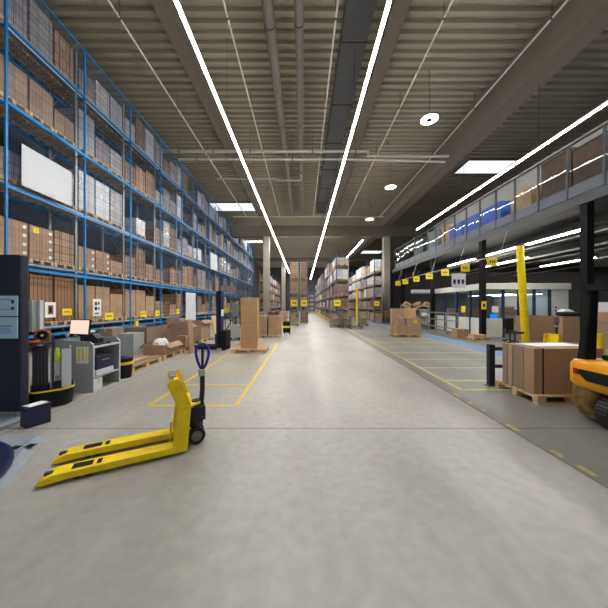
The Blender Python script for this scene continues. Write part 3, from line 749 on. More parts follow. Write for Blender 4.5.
# grey control box on a white post
t = thing('control_post', 'grey control box on a white post behind the strapping cart', 'control box', (-5.2, 5.0, 0))
MB().bx(.12, -.03, 0, .17, .03, 1.75).build('post', 'white', t, bevel=.006)
MB().bx(-.16, -.12, 1.15, .11, .12, 1.75).build('box', 'grey', t, bevel=.01)
MB().bx(-.06, -.128, 1.22, .06, -.121, 1.5).build('display', 'steel_dark', t)
for k in range(2): MB().cyl((-.07 + .12 * k, -.122, 1.63), (-.07 + .12 * k, -.135, 1.63), .018, 10).build('button', 'black', t)
MB().bx(-.02, -.15, 0, .22, .15, .02).build('foot_plate', 'grey_mid', t)

# workstation
t = thing('workstation', 'light grey packing workstation with an open shelf compartment', 'workstation', (-3.97, 4.92, 0))
MB().prism([(-.72, 0), (0, 0), (0, .90), (-.06, .96), (-.72, 1.0)], 'y', 0, .025).build('side_panel', 'grey', t)
MB().prism([(-.72, 0), (0, 0), (0, .90), (-.06, .96), (-.72, 1.0)], 'y', .70, .725).build('side_panel', 'grey', t)
MB().bx(-.72, .026, 0, -.70, .699, 1.0).build('back_panel', 'grey', t)
MB().bx(-.699, .026, .835, 0, .699, .86).build('desk_top', 'grey', t)
MB().bx(-.699, .026, .26, -.01, .699, .285).build('shelf', 'grey', t)
e = MB(); e.bx(.0005, 0, 0, .005, .026, .90); e.bx(.0005, .699, 0, .005, .725, .90); e.bx(.0005, .027, .834, .005, .698, .861); e.build('edge_strip', 'white', t)
p = MB().bx(-.32, -.005, .55, -.09, -.0005, .87).build('pinned_sheet', 'paper', t); p['label'] = 'notice with yellow bands pinned to the side'
for u in (-.28, -.2, -.14): MB().bx(u, -.0065, .6, u + .03, -.0052, .84).build('print', 'sign_yellow', p)
t = thing('computer_monitor', 'monitor with a pale peach screen on the workstation', 'monitor', (-4.42, 5.18, .8615), math.radians(-14))
MB().bx(-.1, -.07, 0, .1, .07, .015).build('foot', 'black', t, bevel=.004)
MB().bx(-.02, .0, .015, .02, .025, .22).build('neck', 'black', t)
MB().rb((0, -.012, .36), (.5, .03, .31), rx=math.radians(-6)).build('bezel', 'black', t, bevel=.006)
MB().rb((0, -.0305, .362), (.465, .006, .27), rx=math.radians(-6)).build('screen', 'peach', t)
t = thing('keyboard', 'black keyboard lying on the workstation top', 'keyboard', (-4.16, 5.2, .8615), math.radians(80))
MB().bx(-.2, -.065, 0, .2, .065, .018).build('case', 'black', t, bevel=.004)
MB().bx(-.185, -.05, .0185, .185, .05, .024).build('keys', 'steel_dark', t)
t = thing('computer_mouse', 'black computer mouse beside the keyboard', 'mouse', (-4.1, 5.49, .8615))
MB().lathe([(.04, 0), (.042, .012), (.03, .028), (.005, .034)], (0, 0, 0), 14).build('shell', 'black', t, smooth=True)
t = thing('spray_bottle', 'small blue and white bottle on the workstation corner', 'bottle', (-4.52, 4.99, .8615))
MB().lathe([(.035, 0), (.037, .02), (.037, .13), (.02, .17), (.016, .2)], (0, 0, 0), 16).build('bottle_body', 'bottle', t, smooth=True)
MB().bx(-.04, -.012, .2, .02, .012, .25).build('trigger', 'white', t, bevel=.004)
t = thing('label_printer', 'dark label printer at the back of the workstation top', 'printer', (-4.44, 5.5, .8615))
MB().prism([(-.15, 0), (.15, 0), (.15, .1), (.05, .2), (-.15, .22)], 'y', -.09, .09).build('casing', 'navy_dark', t, bevel=.01)
MB().bx(-.1, -.06, .222, .0, .06, .26).build('paper_roll', 'paper', t)
t = thing('office_printer', 'navy and white printer on the workstation shelf', 'printer', (-4.2, 5.28, .2865))
MB().bx(-.19, -.23, 0, .19, .23, .1).build('paper_drawer', 'white', t, bevel=.01)
MB().bx(-.19, -.23, .101, .19, .23, .36).build('casing', 'navy', t, bevel=.02)
MB().bx(-.17, -.2, .361, .15, .2, .38).build('scanner_lid', 'steel_dark', t, bevel=.008)
MB().bx(.1905, -.1, .27, .196, .1, .285).build('paper_slot', 'grey', t)
carton(-4.08, 5.06, .002, .2, .2, .235, 'small white box on the floor inside the workstation', 'white', tape='x', name='white_box')

# black bin with yellow rim
t = thing('waste_bin', 'black round bin with yellow rim beside the workstation', 'bin', (-4.12, 5.98, 0))
MB().lathe([(.15, 0), (.185, .45)], (0, 0, 0), 24).build('tub', 'black', t, smooth=True)
MB().lathe([(.187, .31), (.189, .31), (.192, .37), (.190, .37)], (0, 0, 0), 24).build('rim', 'yellow', t)
MB().lathe([(.19, .4505), (.15, .47), (.01, .49)], (0, 0, 0), 24).build('bag', 'rubber', t)

# planks on a pallet
pallet(-4.65, 6.95, PI / 2, 'low wooden pallet carrying loose planks', L=1.35, W=1.0)
for k in range(6):
    x = -5.12 + .17 * k
    t = thing('wood_plank', 'bare wood plank on the low pallet, %s' % ['farthest from the aisle', 'second from the rack side', 'third from the rack side', 'third from the aisle edge', 'second from the aisle edge', 'along the aisle edge'][k], 'plank', (x + .07, 6.93, .146 + .0), random.uniform(-.04, .04), 'planks on the low pallet')
    MB().bx(-.06, -.68, 0, .06, .66, .045).build('board', ('wood_light', 'carton_dull', 'carton')[k % 3], t, bevel=.004)
# grey-white carton behind planks and boxes beside
carton(-5.45, 8.25, .0, .5, .55, .78, 'pale grey carton standing behind the plank pallet', 'grey', tape='y')
carton(-6.05, 8.2, .0, .45, .5, .95, 'dull brown carton behind the pale grey carton', 'carton_dull', tape='y')
def open_carton(x, y, z, dx, dy, dz, label, m='carton', rz=0, flaps=True, th=.012):
    t = thing('open_carton', label, 'carton', (x, y, z), rz)
    a = MB(); a.bx(-dx / 2, -dy / 2, 0, dx / 2, dy / 2, th); a.bx(-dx / 2, -dy / 2, th, -dx / 2 + th, dy / 2, dz); a.bx(dx / 2 - th, -dy / 2, th, dx / 2, dy / 2, dz)
    a.bx(-dx / 2 + th, -dy / 2, th, dx / 2 - th, -dy / 2 + th, dz); a.bx(-dx / 2 + th, dy / 2 - th, th, dx / 2 - th, dy / 2, dz)
    a.build('walls', m, t)
    if flaps:
        for sx in (-1, 1): MB().rb((sx * (dx / 2 + .07), 0, dz - .03), (.2, dy * .96, .008), ry=sx * .75).build('flap', m, t)
    return t
pallet(-4.55, 8.35, PI / 2, 'wooden pallet under the open carton with white paper', L=1.2, W=.8)
open_carton(-4.5, 8.3, .146, .66, .9, .3, 'open brown carton stuffed with white packing paper', 'carton')
t = thing('packing_paper', 'crumpled white packing paper in the open carton', 'paper', (-4.5, 8.28, .172))
rr = []
for k, (r, z) in enumerate(((.15, 0), (.2, .12), (.2, .27), (.17, .36), (.08, .42))):
    rr.append([(r * (1 + .2 * math.sin(5 * th + k)) * math.cos(th), 1.3 * r * (1 + .2 * math.cos(4 * th + 2 * k)) * math.sin(th), z + (.03 * math.sin(3 * th + k) if k else 0)) for th in [2 * PI * q / 18 for q in range(18)]])
MB().loft(rr).build('crumpled_sheet', 'paper', t)
pallet(-4.6, 9.75, PI / 2, 'wooden pallet under the tall open brown box', L=1.2, W=.8)
carton(-4.33, 9.35, .146, .3, .3, .42, 'small brown carton in front of the tall open box', 'carton', tape='x')
open_carton(-4.6, 9.95, .146, .62, .62, .78, 'tall open brown box on a pallet beside the leaning board', 'carton_dull')
def lean(x, y, dx, dy, h, ang, label, m, rz=0):
    t = thing('leaning_board', label, 'board', (x, y, 0), rz)
    MB().rb((h / 2 * math.sin(ang), 0, h / 2 * math.cos(ang) + dx / 2 * math.sin(abs(ang))), (dx, dy, h), ry=ang).build('board', m, t, bevel=.003, seg=1); return t
lean(-3.84, 8.95, .03, .34, 1.14, -.05, 'brown board leaning upright at the end of the open cartons', 'carton')
open_carton(-5.6, 9.3, 0, .8, 1.3, .92, 'large dull brown container behind the open cartons', 'carton_dull', flaps=False)
pallet(-4.9, 11.9, PI / 2, 'wooden pallet under the wide brown crate near the white board', L=1.2, W=1.0)
open_carton(-4.9, 11.9, .146, .9, 1.1, .8, 'wide brown open crate near the tall white board', 'carton')
lean(-4.25, 13.0, .04, .7, 1.15, -.2, 'pale plywood sheet leaning behind the navy stacker', 'wood_light')
carton(-6.0, 12.3, 0, .6, .6, 1.05, 'tall brown carton beside the wide open crate', 'carton', tape='y')
t = thing('guard_post', 'yellow upright guard at the foot of the blue rack', 'guard post', (-8.15, 12.72, 0))
MB().bx(-.05, -.1, .012, .05, .1, .9).build('guard', 'yellow', t, bevel=.01); MB().bx(-.1, -.16, 0, .1, .16, .011).build('base_plate', 'yellow', t)

# navy stacker truck
def stacker(label, x, y, rz, mast_h, body_m, mast_m):
    t = thing('stacker_truck', label, 'stacker truck', (x, y, 0), rz)
    MB().bx(-.13, -.1, .1, .13, .0, mast_h).build('mast', mast_m, t, bevel=.012)
    for s_ in (-.19, .19): MB().bx(s_ - .02, -.04, .08, s_ + .02, .04, mast_h - .03).build('mast_rail', mast_m, t)
    MB().bx(-.22, -.34, .12, .22, -.11, .74).build('motor_cover', body_m, t, bevel=.03)
    MB().bx(-.2, .042, .2, .2, .09, .6).build('fork_carriage', 'steel_dark', t)
    for s_ in (-.18, .18):
        MB().bx(s_ - .07, .095, .12, s_ + .07, .9, .17).build('fork', mast_m, t, bevel=.01)
        MB().bx(s_ - .05, .045, .03, s_ + .05, .88, .11).build('straddle_leg', body_m, t, bevel=.01)
        MB().cyl((s_ - .04, .8, .04), (s_ + .04, .8, .04), .04, 14).build('load_wheel', 'rubber', t)
        MB().cyl((s_ - .03, -.24, .09), (s_ + .03, -.24, .09), .09, 18).build('drive_wheel', 'rubber', t)
    MB().tube([(0, -.25, .74), (0, -.4, .95), (0, -.45, 1.1)], .02, 8).build('tiller', 'black', t)
    MB().tube([(-.12, -.45, 1.1), (.12, -.45, 1.1)], .02, 8).build('tiller_grip', 'black', t)
    return t
t = stacker('tall navy stacker truck with a white notice on its mast', -3.12, 9.75, math.radians(82), 2.2, 'black', 'navy')
MB().bx(-.1, -.1035, 1.25, .1, -.1005, 1.5).build('notice', 'paper', t)
t = stacker('grey-green stacker truck half hidden behind the tall flat carton', -3.3, 12.6, math.radians(20), 1.75, 'grey', 'grey_mid')
t = thing('low_lift_truck', 'yellow low lift truck behind the tall flat carton', 'lift truck', (-2.45, 11.3, 0), .2)
for s_ in (-.19, .19): MB().bx(s_ - .08, -.5, .03, s_ + .08, .55, .11).build('fork', 'yellow', t, bevel=.008)
MB().bx(-.28, .56, .03, .28, .85, .7).build('power_unit', 'yellow', t, bevel=.04)
MB().tube([(0, .75, .7), (0, .95, 1.1)], .02, 8).build('tiller', 'black', t)
t = thing('yellow_sign', 'small yellow sign above the grey-green stacker truck', 'sign', (-3.65, 12.2, 0))
MB().cyl((0, 0, .01), (0, 0, 1.3), .015, 8).build('post', 'steel_dark', t); MB().lathe([(.15, 0), (.15, .012), (.02, .02)], (0, 0, 0), 16).build('foot', 'steel_dark', t)
MB().bx(-.12, -.02, 1.3, .12, 0, 1.5).build('panel', 'sign_yellow', t)

# tall flat carton on a pallet
pallet(-1.87, 9.35, 0, 'pale wooden pallet under the tall flat carton')
t = carton(-1.89, 9.27, .146, .58, .32, 1.78, 'tall narrow brown carton standing alone on a pallet', 'carton_light', tape=None, name='tall_carton')
MB().bx(-.03, -.1635, 1.66, .03, -.1605, 1.782).build('tape', 'tape', t); MB().bx(-.03, -.163, 1.7805, .03, .163, 1.7835).build('tape', 'tape', t)
MB().bx(-.288, -.1625, .88, .288, -.1605, .89).build('fold_line', 'carton_dull', t)
# brown cartons on pallets further back
for k, (x, wdt, h) in enumerate(((-2.16, .62, 1.0), (-1.46, .66, 1.0))):
    pallet(x, 13.75, PI / 2, 'wooden pallet under brown cartons, %s' % ('behind the tall flat carton' , 'nearest the aisle of the pair')[k], L=.8, W=.64, group='pallets behind the tall flat carton')
    for q in range(3):
        for r_ in range(2):
            carton(x + (r_ - .5) * wdt / 2, 13.72, .146 + q * .325, wdt / 2 - .004, .72, .323, 'brown carton of the %s block behind the tall flat carton, %s tier, %s column' % (('rack-side', 'aisle-side')[k], ('lowest', 'middle', 'top')[q], ('rack-side', 'aisle-side')[r_]), 'carton', group='carton blocks behind the tall flat carton')
t = thing('scrubber_machine', 'black and yellow floor machine behind the brown carton block', 'floor machine', (-.92, 14.9, 0))
MB().bx(-.2, -.35, .12, .2, .35, .75).build('body', 'black', t, bevel=.04); MB().bx(-.205, -.355, .4, .205, .2, .5).build('stripe', 'yellow', t)
for s_ in (-.15, .15): MB().cyl((s_ - .03, .1, .1), (s_ + .03, .1, .1), .1, 16).build('wheel', 'rubber', t)
MB().tube([(-.15, .35, .7), (-.15, .5, .95), (.15, .5, .95), (.15, .35, .7)], .018, 8).build('handle', 'black', t)

# clutter past the end of the rack
for k, (px, Y, w_, h, m, lb) in enumerate(((258, 17.5, 1.0, 1.15, 'carton_dull', 'dull brown carton pile piece in front of the concrete column'), (247, 19, .9, 1.3, 'crate', 'dark wooden crate past the tall flat carton'), (274, 20, .8, 1.2, 'crate', 'dark wooden crate behind the aisle-side carton block'), (283, 23, .8, 1.1, 'carton', 'brown carton beside the double-ended rack'))):
    X = (px - CX) * Y / F
    carton(X, Y, 0, w_, .8, h, lb, m, tape='y')

# ------------------------------------------------------------------ roll cages
def cage(label, x, y, rz=0, wd=.75, dp=.65, h=1.5, fill=True, flat=False):
    t = thing('roll_cage' if not flat else 'platform_trolley', label, 'trolley', (x, y, 0), rz)
    MB().bx(-wd / 2, -dp / 2, .14, wd / 2, dp / 2, .19).build('base', 'steel_dark', t)
    for sx in (-1, 1):
        for sy in (-1, 1):
            MB().cyl((sx * (wd / 2 - .08) - .02, sy * (dp / 2 - .08), .065), (sx * (wd / 2 - .08) + .02, sy * (dp / 2 - .08), .065), .065, 12).build('wheel', 'rubber', t)
    def side(x0):
        a = MB(); a.tube([(x0, -dp / 2, .19), (x0, -dp / 2, h), (x0, dp / 2, h), (x0, dp / 2, .19)], .018, 6)
        for k in range(1, 5): a.cyl((x0, -dp / 2 + k * dp / 5, .19), (x0, -dp / 2 + k * dp / 5, h), .007, 4)
        for k in range(1, 5): a.cyl((x0, -dp / 2, .19 + k * (h - .19) / 5), (x0, dp / 2, .19 + k * (h - .19) / 5), .007, 4)
        return a
    if not flat:
        side(-wd / 2 + .02).build('side_grid', 'galv', t); side(wd / 2 - .02).build('side_grid', 'galv', t)
        s = MB()
        for zz in (.62, 1.05): s.bx(-wd / 2 + .04, -dp / 2 + .02, zz, wd / 2 - .04, dp / 2 - .02, zz + .02)
        s.build('shelf', 'galv', t)
    else:
        a = MB(); a.tube([(-wd / 2 + .02, dp / 2 - .02, .19), (-wd / 2 + .02, dp / 2 - .02, 1.0), (wd / 2 - .02, dp / 2 - .02, 1.0), (wd / 2 - .02, dp / 2 - .02, .19)], .02, 8); a.build('push_bar', 'galv', t)
    return t
CG = [('roll cage trolley standing off the double-ended rack', -.7, 20.2, 1.3), ('roll cage trolley close to the double-ended rack', .1, 24.0, 1.35),
      ('roll cage trolley at the end of the central aisle rack', 2.4, 19.6, 1.3), ('roll cage trolley beside the one at the rack end', 3.3, 19.9, 1.1), ('roll cage trolley nearest the mezzanine column', 4.85, 21.0, 1.4)]
for lb, x, y, h in CG:
    cage(lb, x, y, 0, h=h)
    carton(x, y, .193, .5, .45, .4, 'brown carton on the base, ' + lb, 'carton_dull')
    carton(x - .05, y, .643, .42, .4, .35, 'brown carton on the shelf, ' + lb, 'carton')
cage('flat empty trolley standing between the roll cages', 3.75, 18.6, .1, wd=1.0, dp=.7, flat=True)
t = thing('yellow_post', 'slim yellow upright post behind the flat trolley', 'post', (4.25, 20.6, 0))
MB().bx(-.06, -.06, .02, .06, .06, 3.0).build('post', 'yellow', t); MB().bx(-.14, -.14, 0, .14, .14, .019).build('base_plate', 'yellow', t)
# yellow rack end signs
def hang_sign(label, x, y, z, w_, h_, name='yellow_sign', m='sign_yellow', top=None, group=None, marks=None):
    t = thing(name, label, 'sign', (x, y, z), 0, group)
    MB().bx(-w_ / 2, -.008, 0, w_ / 2, .008, h_).build('panel', m, t)
    for (u, v, uw, vh, mm) in marks or [(.24, .36, .15, .3, 'steel_dark'), (.47, .36, .1, .3, 'steel_dark'), (.64, .36, .12, .3, 'steel_dark')]:
        MB().bx((u - .5) * w_, -.0105, v * h_, (u + uw - .5) * w_, -.0085, (v + vh) * h_).build('print', mm, t)
    if top:
        a = MB()
        for sx in (-.4, .4): a.cyl((sx * w_, 0, h_), (sx * w_, 0, top - z), .006, 5)
        a.build('suspension_wire', 'steel_dark', t)
    return t
hang_sign('yellow sign on the double-ended rack, half nearer the blue rack', -.9, 26.38, 1.6, .66, .62)
hang_sign('yellow sign on the double-ended rack, half nearer the central aisle', .12, 26.38, 1.6, .62, .6)
hang_sign('yellow sign on the end of the central aisle rack', 2.75, 20.85, 1.6, .55, .5)
hang_sign('yellow sign on the rack beside the mezzanine column', 7.0, 24.65, 1.6, .5, .45)
t = thing('guard_rail', 'low yellow guard rail along the foot of the central aisle rack', 'guard rail', (2.5, 21.0, 0))
for k in range(11): MB().bx(-.04, k * 3.0 - .04, 0, .04, k * 3.0 + .04, .42).build('post', 'yellow', t)
MB().bx(-.075, 0, .2, -.041, 30, .4).build('rail', 'yellow', t)
# yellow barriers by the column
t = thing('safety_barrier', 'yellow tubular barrier at the foot of the mezzanine column', 'barrier', (9.3, 29.4, 0))
for k in range(3): MB().cyl((-1.1 + k * 1.1, 0, 0), (-1.1 + k * 1.1, 0, 1.05), .05, 10).build('post', 'yellow', t)
for z in (.5, 1.0): MB().cyl((-1.1, 0, z), (1.1, 0, z), .045, 10).build('rail', 'yellow', t)

# ------------------------------------------------------------------ stack of cartons on pallet, centre right
pallet(5.42, 13.85, 0, 'wooden pallet under the cartons beside the blue walkway', L=1.36, W=1.0)
carton(5.47, 13.72, .146, 1.24, .64, .48, 'wide low brown carton at the bottom of the walkway pallet', 'carton', tape='y')
carton(5.08, 13.6, .63, .36, .38, .42, 'small brown carton on the wide one, rack side', 'carton', tape='y')
carton(5.68, 13.6, .63, .7, .38, .4, 'brown carton with yellow label on the wide one', 'carton', sticker=('y', .12, .12, .16, .16, 'sign_yellow'))
carton(5.14, 14.2, .146, .66, .3, 1.33, 'tall brown carton at the back of the walkway pallet', 'carton', tape='x')
carton(5.8, 14.2, .146, .62, .3, 1.36, 'tall pale brown carton at the back corner of the walkway pallet', 'carton_light', tape='x')

# ------------------------------------------------------------------ strapped boards on pallet, right foreground
pallet(4.52, 4.8, 0, 'wooden pallet under the strapped upright brown boards', L=1.24, W=.96)
for k, (y0, y1, h) in enumerate(((4.40, 4.605, .775), (4.61, 4.845, .775), (4.86, 4.965, .765), (4.985, 5.10, .77))):
    t = carton(4.5, (y0 + y1) / 2, .146, 1.18, y1 - y0, h, 'brown flat carton block on the strapped pallet, %s' % ['foremost with a black strap', 'second behind the strapped face', 'third, thin, behind a gap', 'rearmost beside the dark barrier'][k], 'carton_dull' if k % 2 else 'carton', group='flat carton blocks on the strapped pallet')
    if k == 0:
        MB().bx(-.45, -.1055, .0, -.425, -.103, .775).build('strap', 'black', t)
        MB().bx(-.45, -.1055, .7755, -.425, .1025, .7785).build('strap', 'black', t)
t = thing('plastic_sheet', 'thin white plastic sheet over the strapped boards', 'plastic sheet', (4.5, 4.77, .928))
MB().rb((.05, .02, .004), (.95, .42, .004), rz=.05).build('sheet', 'paper', t)
# dark barrier
t = thing('safety_barrier', 'dark grey two-rail barrier behind the strapped boards', 'barrier', (3.87, 5.36, 0))
MB().bx(-.1, -.07, 0, .1, .07, .015).build('base_plate', 'steel_dark', t)
MB().bx(-.055, -.055, .015, .055, .055, .85).build('post', 'navy_dark', t, bevel=.01)
for z in (.40, .76): MB().cyl((.055, 0, z), (1.35, 0, z), .038, 14).build('rail', 'navy_dark', t, smooth=True)
MB().bx(1.35, -.055, .015, 1.46, .055, .85).build('post', 'navy_dark', t, bevel=.01)
MB().bx(1.3, -.07, 0, 1.51, .07, .015).build('base_plate', 'steel_dark', t)

# ------------------------------------------------------------------ forklift, rear towards the aisle
t = thing('forklift', 'orange-yellow forklift with black guard, rear end towards the aisle', 'forklift', (3.94, 3.31, 0))
cw = MB()
cw.loft([rrect(.04, -.56, .75, .56, .12, .48, 8), rrect(.0, -.6, .75, .6, .13, .54, 8), rrect(.0, -.6, .75, .6, .13, .80, 8), rrect(.03, -.58, .75, .58, .12, .855, 8), rrect(.07, -.54, .75, .54, .1, .87, 8)])
cwo = cw.build('counterweight', 'orange', t, smooth=True)
rb_ = MB(); rb_.prism([(-.40, .75), (-.42, .69), (-.3, .60), (.3, .60), (.42, .69), (.40, .75)], 'x', -.008, 0); rb_.build('recess_band', 'black', cwo, bevel=.003)
for s_ in (-1, 1):
    MB().rb((.004, s_ * .45, .705), (.03, .07, .09), rz=-s_ * .15).build('tail_light', 'red_lens', cwo, bevel=.01)
for s_ in (-1, 1):
    y0, y1 = (.27, .57) if s_ > 0 else (-.57, -.27); lo = MB()
    lo.loft([rrect(.12, y0, .8, y1 - .03, .06, .08, 4), rrect(.04, y0, .8, y1, .07, .24, 4), rrect(.04, y0, .8, y1, .07, .479, 4)])
    lo.build('lower_weight', 'dirt', t, smooth=True)
MB().bx(.45, -.265, .3, .8, .265, .478).build('wheel_arch', 'black', t)
for y_ in (-.14, .14):
    wl = MB(); wl.cyl((.22, y_ - .085, .215), (.22, y_ + .085, .215), .215, 30)
    wo = wl.build('steer_wheel', 'rubber', t, bevel=.02)
    tr = MB()
    for k in range(26):
        an = 2 * PI * k / 26; tr.rb((.22 + .213 * math.cos(an), y_, .215 + .213 * math.sin(an)), (.012, .15, .02), ry=-an)
    tr.build('tread', 'steel_dark', wo)
    MB().cyl((.22, y_ - .09, .215), (.22, y_ + .09, .215), .1, 18).build('hub', 'orange', wo)
MB().bx(.76, -.52, .2, 1.75, .52, .62).build('chassis', 'orange', t, bevel=.04)
MB().bx(.3, -.4, .876, 1.0, .4, .95).build('hood', 'black', t, bevel=.03)
MB().bx(.55, -.25, .95, 1.05, .25, 1.08).build('seat', 'black', t, bevel=.04)
MB().rb((.56, 0, 1.33), (.12, .46, .55), ry=-.15).build('seat_back', 'black', t, bevel=.04)
for s_ in (-1, 1):
    MB().loft([rrect(.12, s_ * .5 - .06, .30, s_ * .5 + .06, .02, .84, 3), rrect(.20, s_ * .46 - .045, .31, s_ * .46 + .045, .02, 1.86, 3)]).build('guard_post', 'black_col', t)
    MB().loft([rrect(1.62, s_ * .45 - .04, 1.72, s_ * .45 + .04, .02, .62, 3), rrect(1.42, s_ * .45 - .04, 1.52, s_ * .45 + .04, .02, 1.86, 3)]).build('guard_post', 'black_col', t)
rf = MB(); rf.bx(.14, -.52, 1.861, 1.56, -.44, 1.95); rf.bx(.14, .44, 1.861, 1.56, .52, 1.95); rf.bx(.14, -.44, 1.861, .24, .44, 1.95); rf.bx(1.46, -.44, 1.861, 1.56, .44, 1.95)
for k in range(6): rf.bx(.24, -.36 + k * .14, 1.87, 1.46, -.32 + k * .14, 1.93)
rf.build('guard_roof', 'black_col', t)
MB().tube([(1.3 + .0 * k, .17 * math.cos(k * PI / 9), 1.15 + .13 * math.sin(k * PI / 9)) for k in range(18)], .014, 6, closed=True).build('steering_wheel', 'black', t)
MB().tube([(1.3, 0, 1.15), (1.5, 0, .62)], .025, 8).build('steering_column', 'black', t)
for s_ in (-1, 1):
    wl = MB(); wl.cyl((1.55, s_ * .53 - .09, .25), (1.55, s_ * .53 + .09, .25), .25, 28); wl.build('drive_wheel', 'rubber', t, bevel=.02)
    MB().bx(1.86, s_ * .3 - .05, .08, 1.98, s_ * .3 + .05, 2.0).build('mast_rail', 'black_col', t)
    MB().bx(2.03, s_ * .22 - .06, .06, 3.1, s_ * .22 + .06, .1).build('fork', 'steel_dark', t)
MB().bx(1.985, -.42, .1, 2.025, .42, .6).build('fork_carriage', 'steel_dark', t)

# ------------------------------------------------------------------ mezzanine
MX, MY0, MY1, MZ = 8.9, 3.0, 25.8, 4.87
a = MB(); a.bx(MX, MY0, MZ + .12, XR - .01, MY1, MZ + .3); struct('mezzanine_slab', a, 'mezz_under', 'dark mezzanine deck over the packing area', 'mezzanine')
a = MB(); a.bx(MX - .06, MY0, MZ, MX, MY1, MZ + .3); struct('trim_6', a, 'mezz_edge', 'grey steel edge beam of the mezzanine', 'edge beam')
a = MB()
for x in (10.9, 12.6, 14.4, 16.4, 18.8, 21.5): a.bx(x - .06, MY0, MZ - .18, x + .06, MY1, MZ + .119)
struct('trim_7', a, 'mezz_edge', 'steel joists under the mezzanine deck', 'joists')
for k, y in enumerate((8.25, 13.05, 18.1, 23.4)):
    a = MB(); a.bx(MX + .0, y - .11, 0, MX + .22, y + .11, MZ + .119); a.bx(MX - .06, y - .18, 0, MX + .28, y + .18, .02)
    struct('black_column', a, 'black_col', 'black steel mezzanine column, ' + ['behind the forklift guard', 'at the corner of the glass office', 'beside the grey guard fence', 'farthest, by the wooden crates'][k], 'column')
t = thing('glass_railing', 'tall glass railing with grey posts along the mezzanine edge', 'railing', (MX - .03, MY0 + .2, MZ + .301))
n = 21; st = 1.08; y00 = 7.64 - 4 * 1.08 - (MY0 + .2)
pm = MB().bx(-.03, -.03, 0, .03, .03, 1.76).mesh('post', 'mezz_edge')
gm = MB().bx(-.006, .035, .42, .006, st - .035, 1.72).mesh('glass_panel', 'glass')
km = MB().bx(-.012, .035, .03, .012, st - .035, .4).mesh('kick_plate', 'kick')
for k in range(n):
    o = link('post', pm, t); o.location = (0, y00 + k * st, 0)
    if k < n - 1:
        o = link('glass_panel', gm, t); o.location = (0, y00 + k * st, 0); o.rotation_euler = (0, random.uniform(-.02, .02), random.uniform(-.006, .006))
        o = link('kick_plate', km, t); o.location = (0, y00 + k * st, 0)
MB().bx(-.035, y00, 1.761, .035, y00 + (n - 1) * st, 1.8).build('top_rail', 'mezz_edge', t)
# goods on the mezzanine
zf = MZ + .302
def mez(name, label, x, y, dx, dy, dz, m, cat, lid=None):
    t = thing(name, label, cat, (x, y, zf))
    MB().bx(-dx / 2, -dy / 2, .1, dx / 2, dy / 2, dz).build('body', m, t, bevel=.015)
    f = MB(); f.bx(-dx / 2, -dy / 2, 0, dx / 2, -dy / 2 + .12, .099); f.bx(-dx / 2, dy / 2 - .12, 0, dx / 2, dy / 2, .099); f.build('skid', 'wood', t)
    if lid: MB().bx(-dx / 2 - .015, -dy / 2 - .015, dz + .001, dx / 2 + .015, dy / 2 + .015, dz + .06).build('lid', lid, t)
    return t
for k, (y, dz, m) in enumerate(((7.6, 2.2, 'crate'), (8.85, 2.05, 'crate'), (10.1, 2.2, 'crate'))):
    mez('storage_cabinet', 'dark brown cabinet behind the mezzanine glass, %s' % ['nearest the forklift end', 'middle of the three', 'next to the tan cartons'][k], 10.2, y, .8, 1.2, dz, m, 'cabinet', 'steel_dark')
mez('tan_crate', 'tan crate behind the mezzanine glass beside the brown cabinets', 10.1, 11.6, .8, 1.1, 1.6, 'carton_light', 'crate')
for k, y in enumerate((13.2, 14.7, 16.2)):
    mez('blue_container', 'blue plastic container behind the mezzanine glass, %s' % ['nearest the tan crate', 'middle of the three', 'farthest of the three'][k], 10.0, y, 1.0, 1.4, 1.45, 'blue_tub', 'container', 'blue_tub')
mez('tan_crate', 'tan crate behind the mezzanine glass past the blue containers', 10.1, 17.7, .8, 1.0, 1.9, 'carton_light', 'crate')
mez('grey_cabinet', 'grey cabinet near the far end of the mezzanine', 10.2, 19.6, .8, 1.4, 2.1, 'grey_mid', 'cabinet')
mez('grey_cabinet', 'dark crate at the far end of the mezzanine', 10.2, 22.0, .9, 1.8, 1.7, 'steel_dark', 'crate')
t = thing('display_board', 'white panel standing on the mezzanine behind the brown cabinets', 'panel', (11.9, 10.6, zf))
MB().bx(-.03, -.7, .05, .03, .7, 2.0).build('panel', 'white', t); MB().bx(-.25, -.6, 0, .25, -.5, .049).build('foot', 'steel_dark', t); MB().bx(-.25, .5, 0, .25, .6, .049).build('foot', 'steel_dark', t)
t = thing('display_board', 'white panel standing on the mezzanine near the forklift end', 'panel', (11.9, 8.9, zf))
MB().bx(-.03, -.3, .05, .03, .3, 2.3).build('panel', 'white', t); MB().bx(-.25, -.25, 0, .25, -.15, .049).build('foot', 'steel_dark', t); MB().bx(-.25, .15, 0, .25, .25, .049).build('foot', 'steel_dark', t)
a = MB(); a.bx(13.0, MY0, zf, 13.15, MY1, zf + 4.4); struct('wall_mezzanine', a, 'mezz_wall', 'dark partition wall along the mezzanine', 'wall')
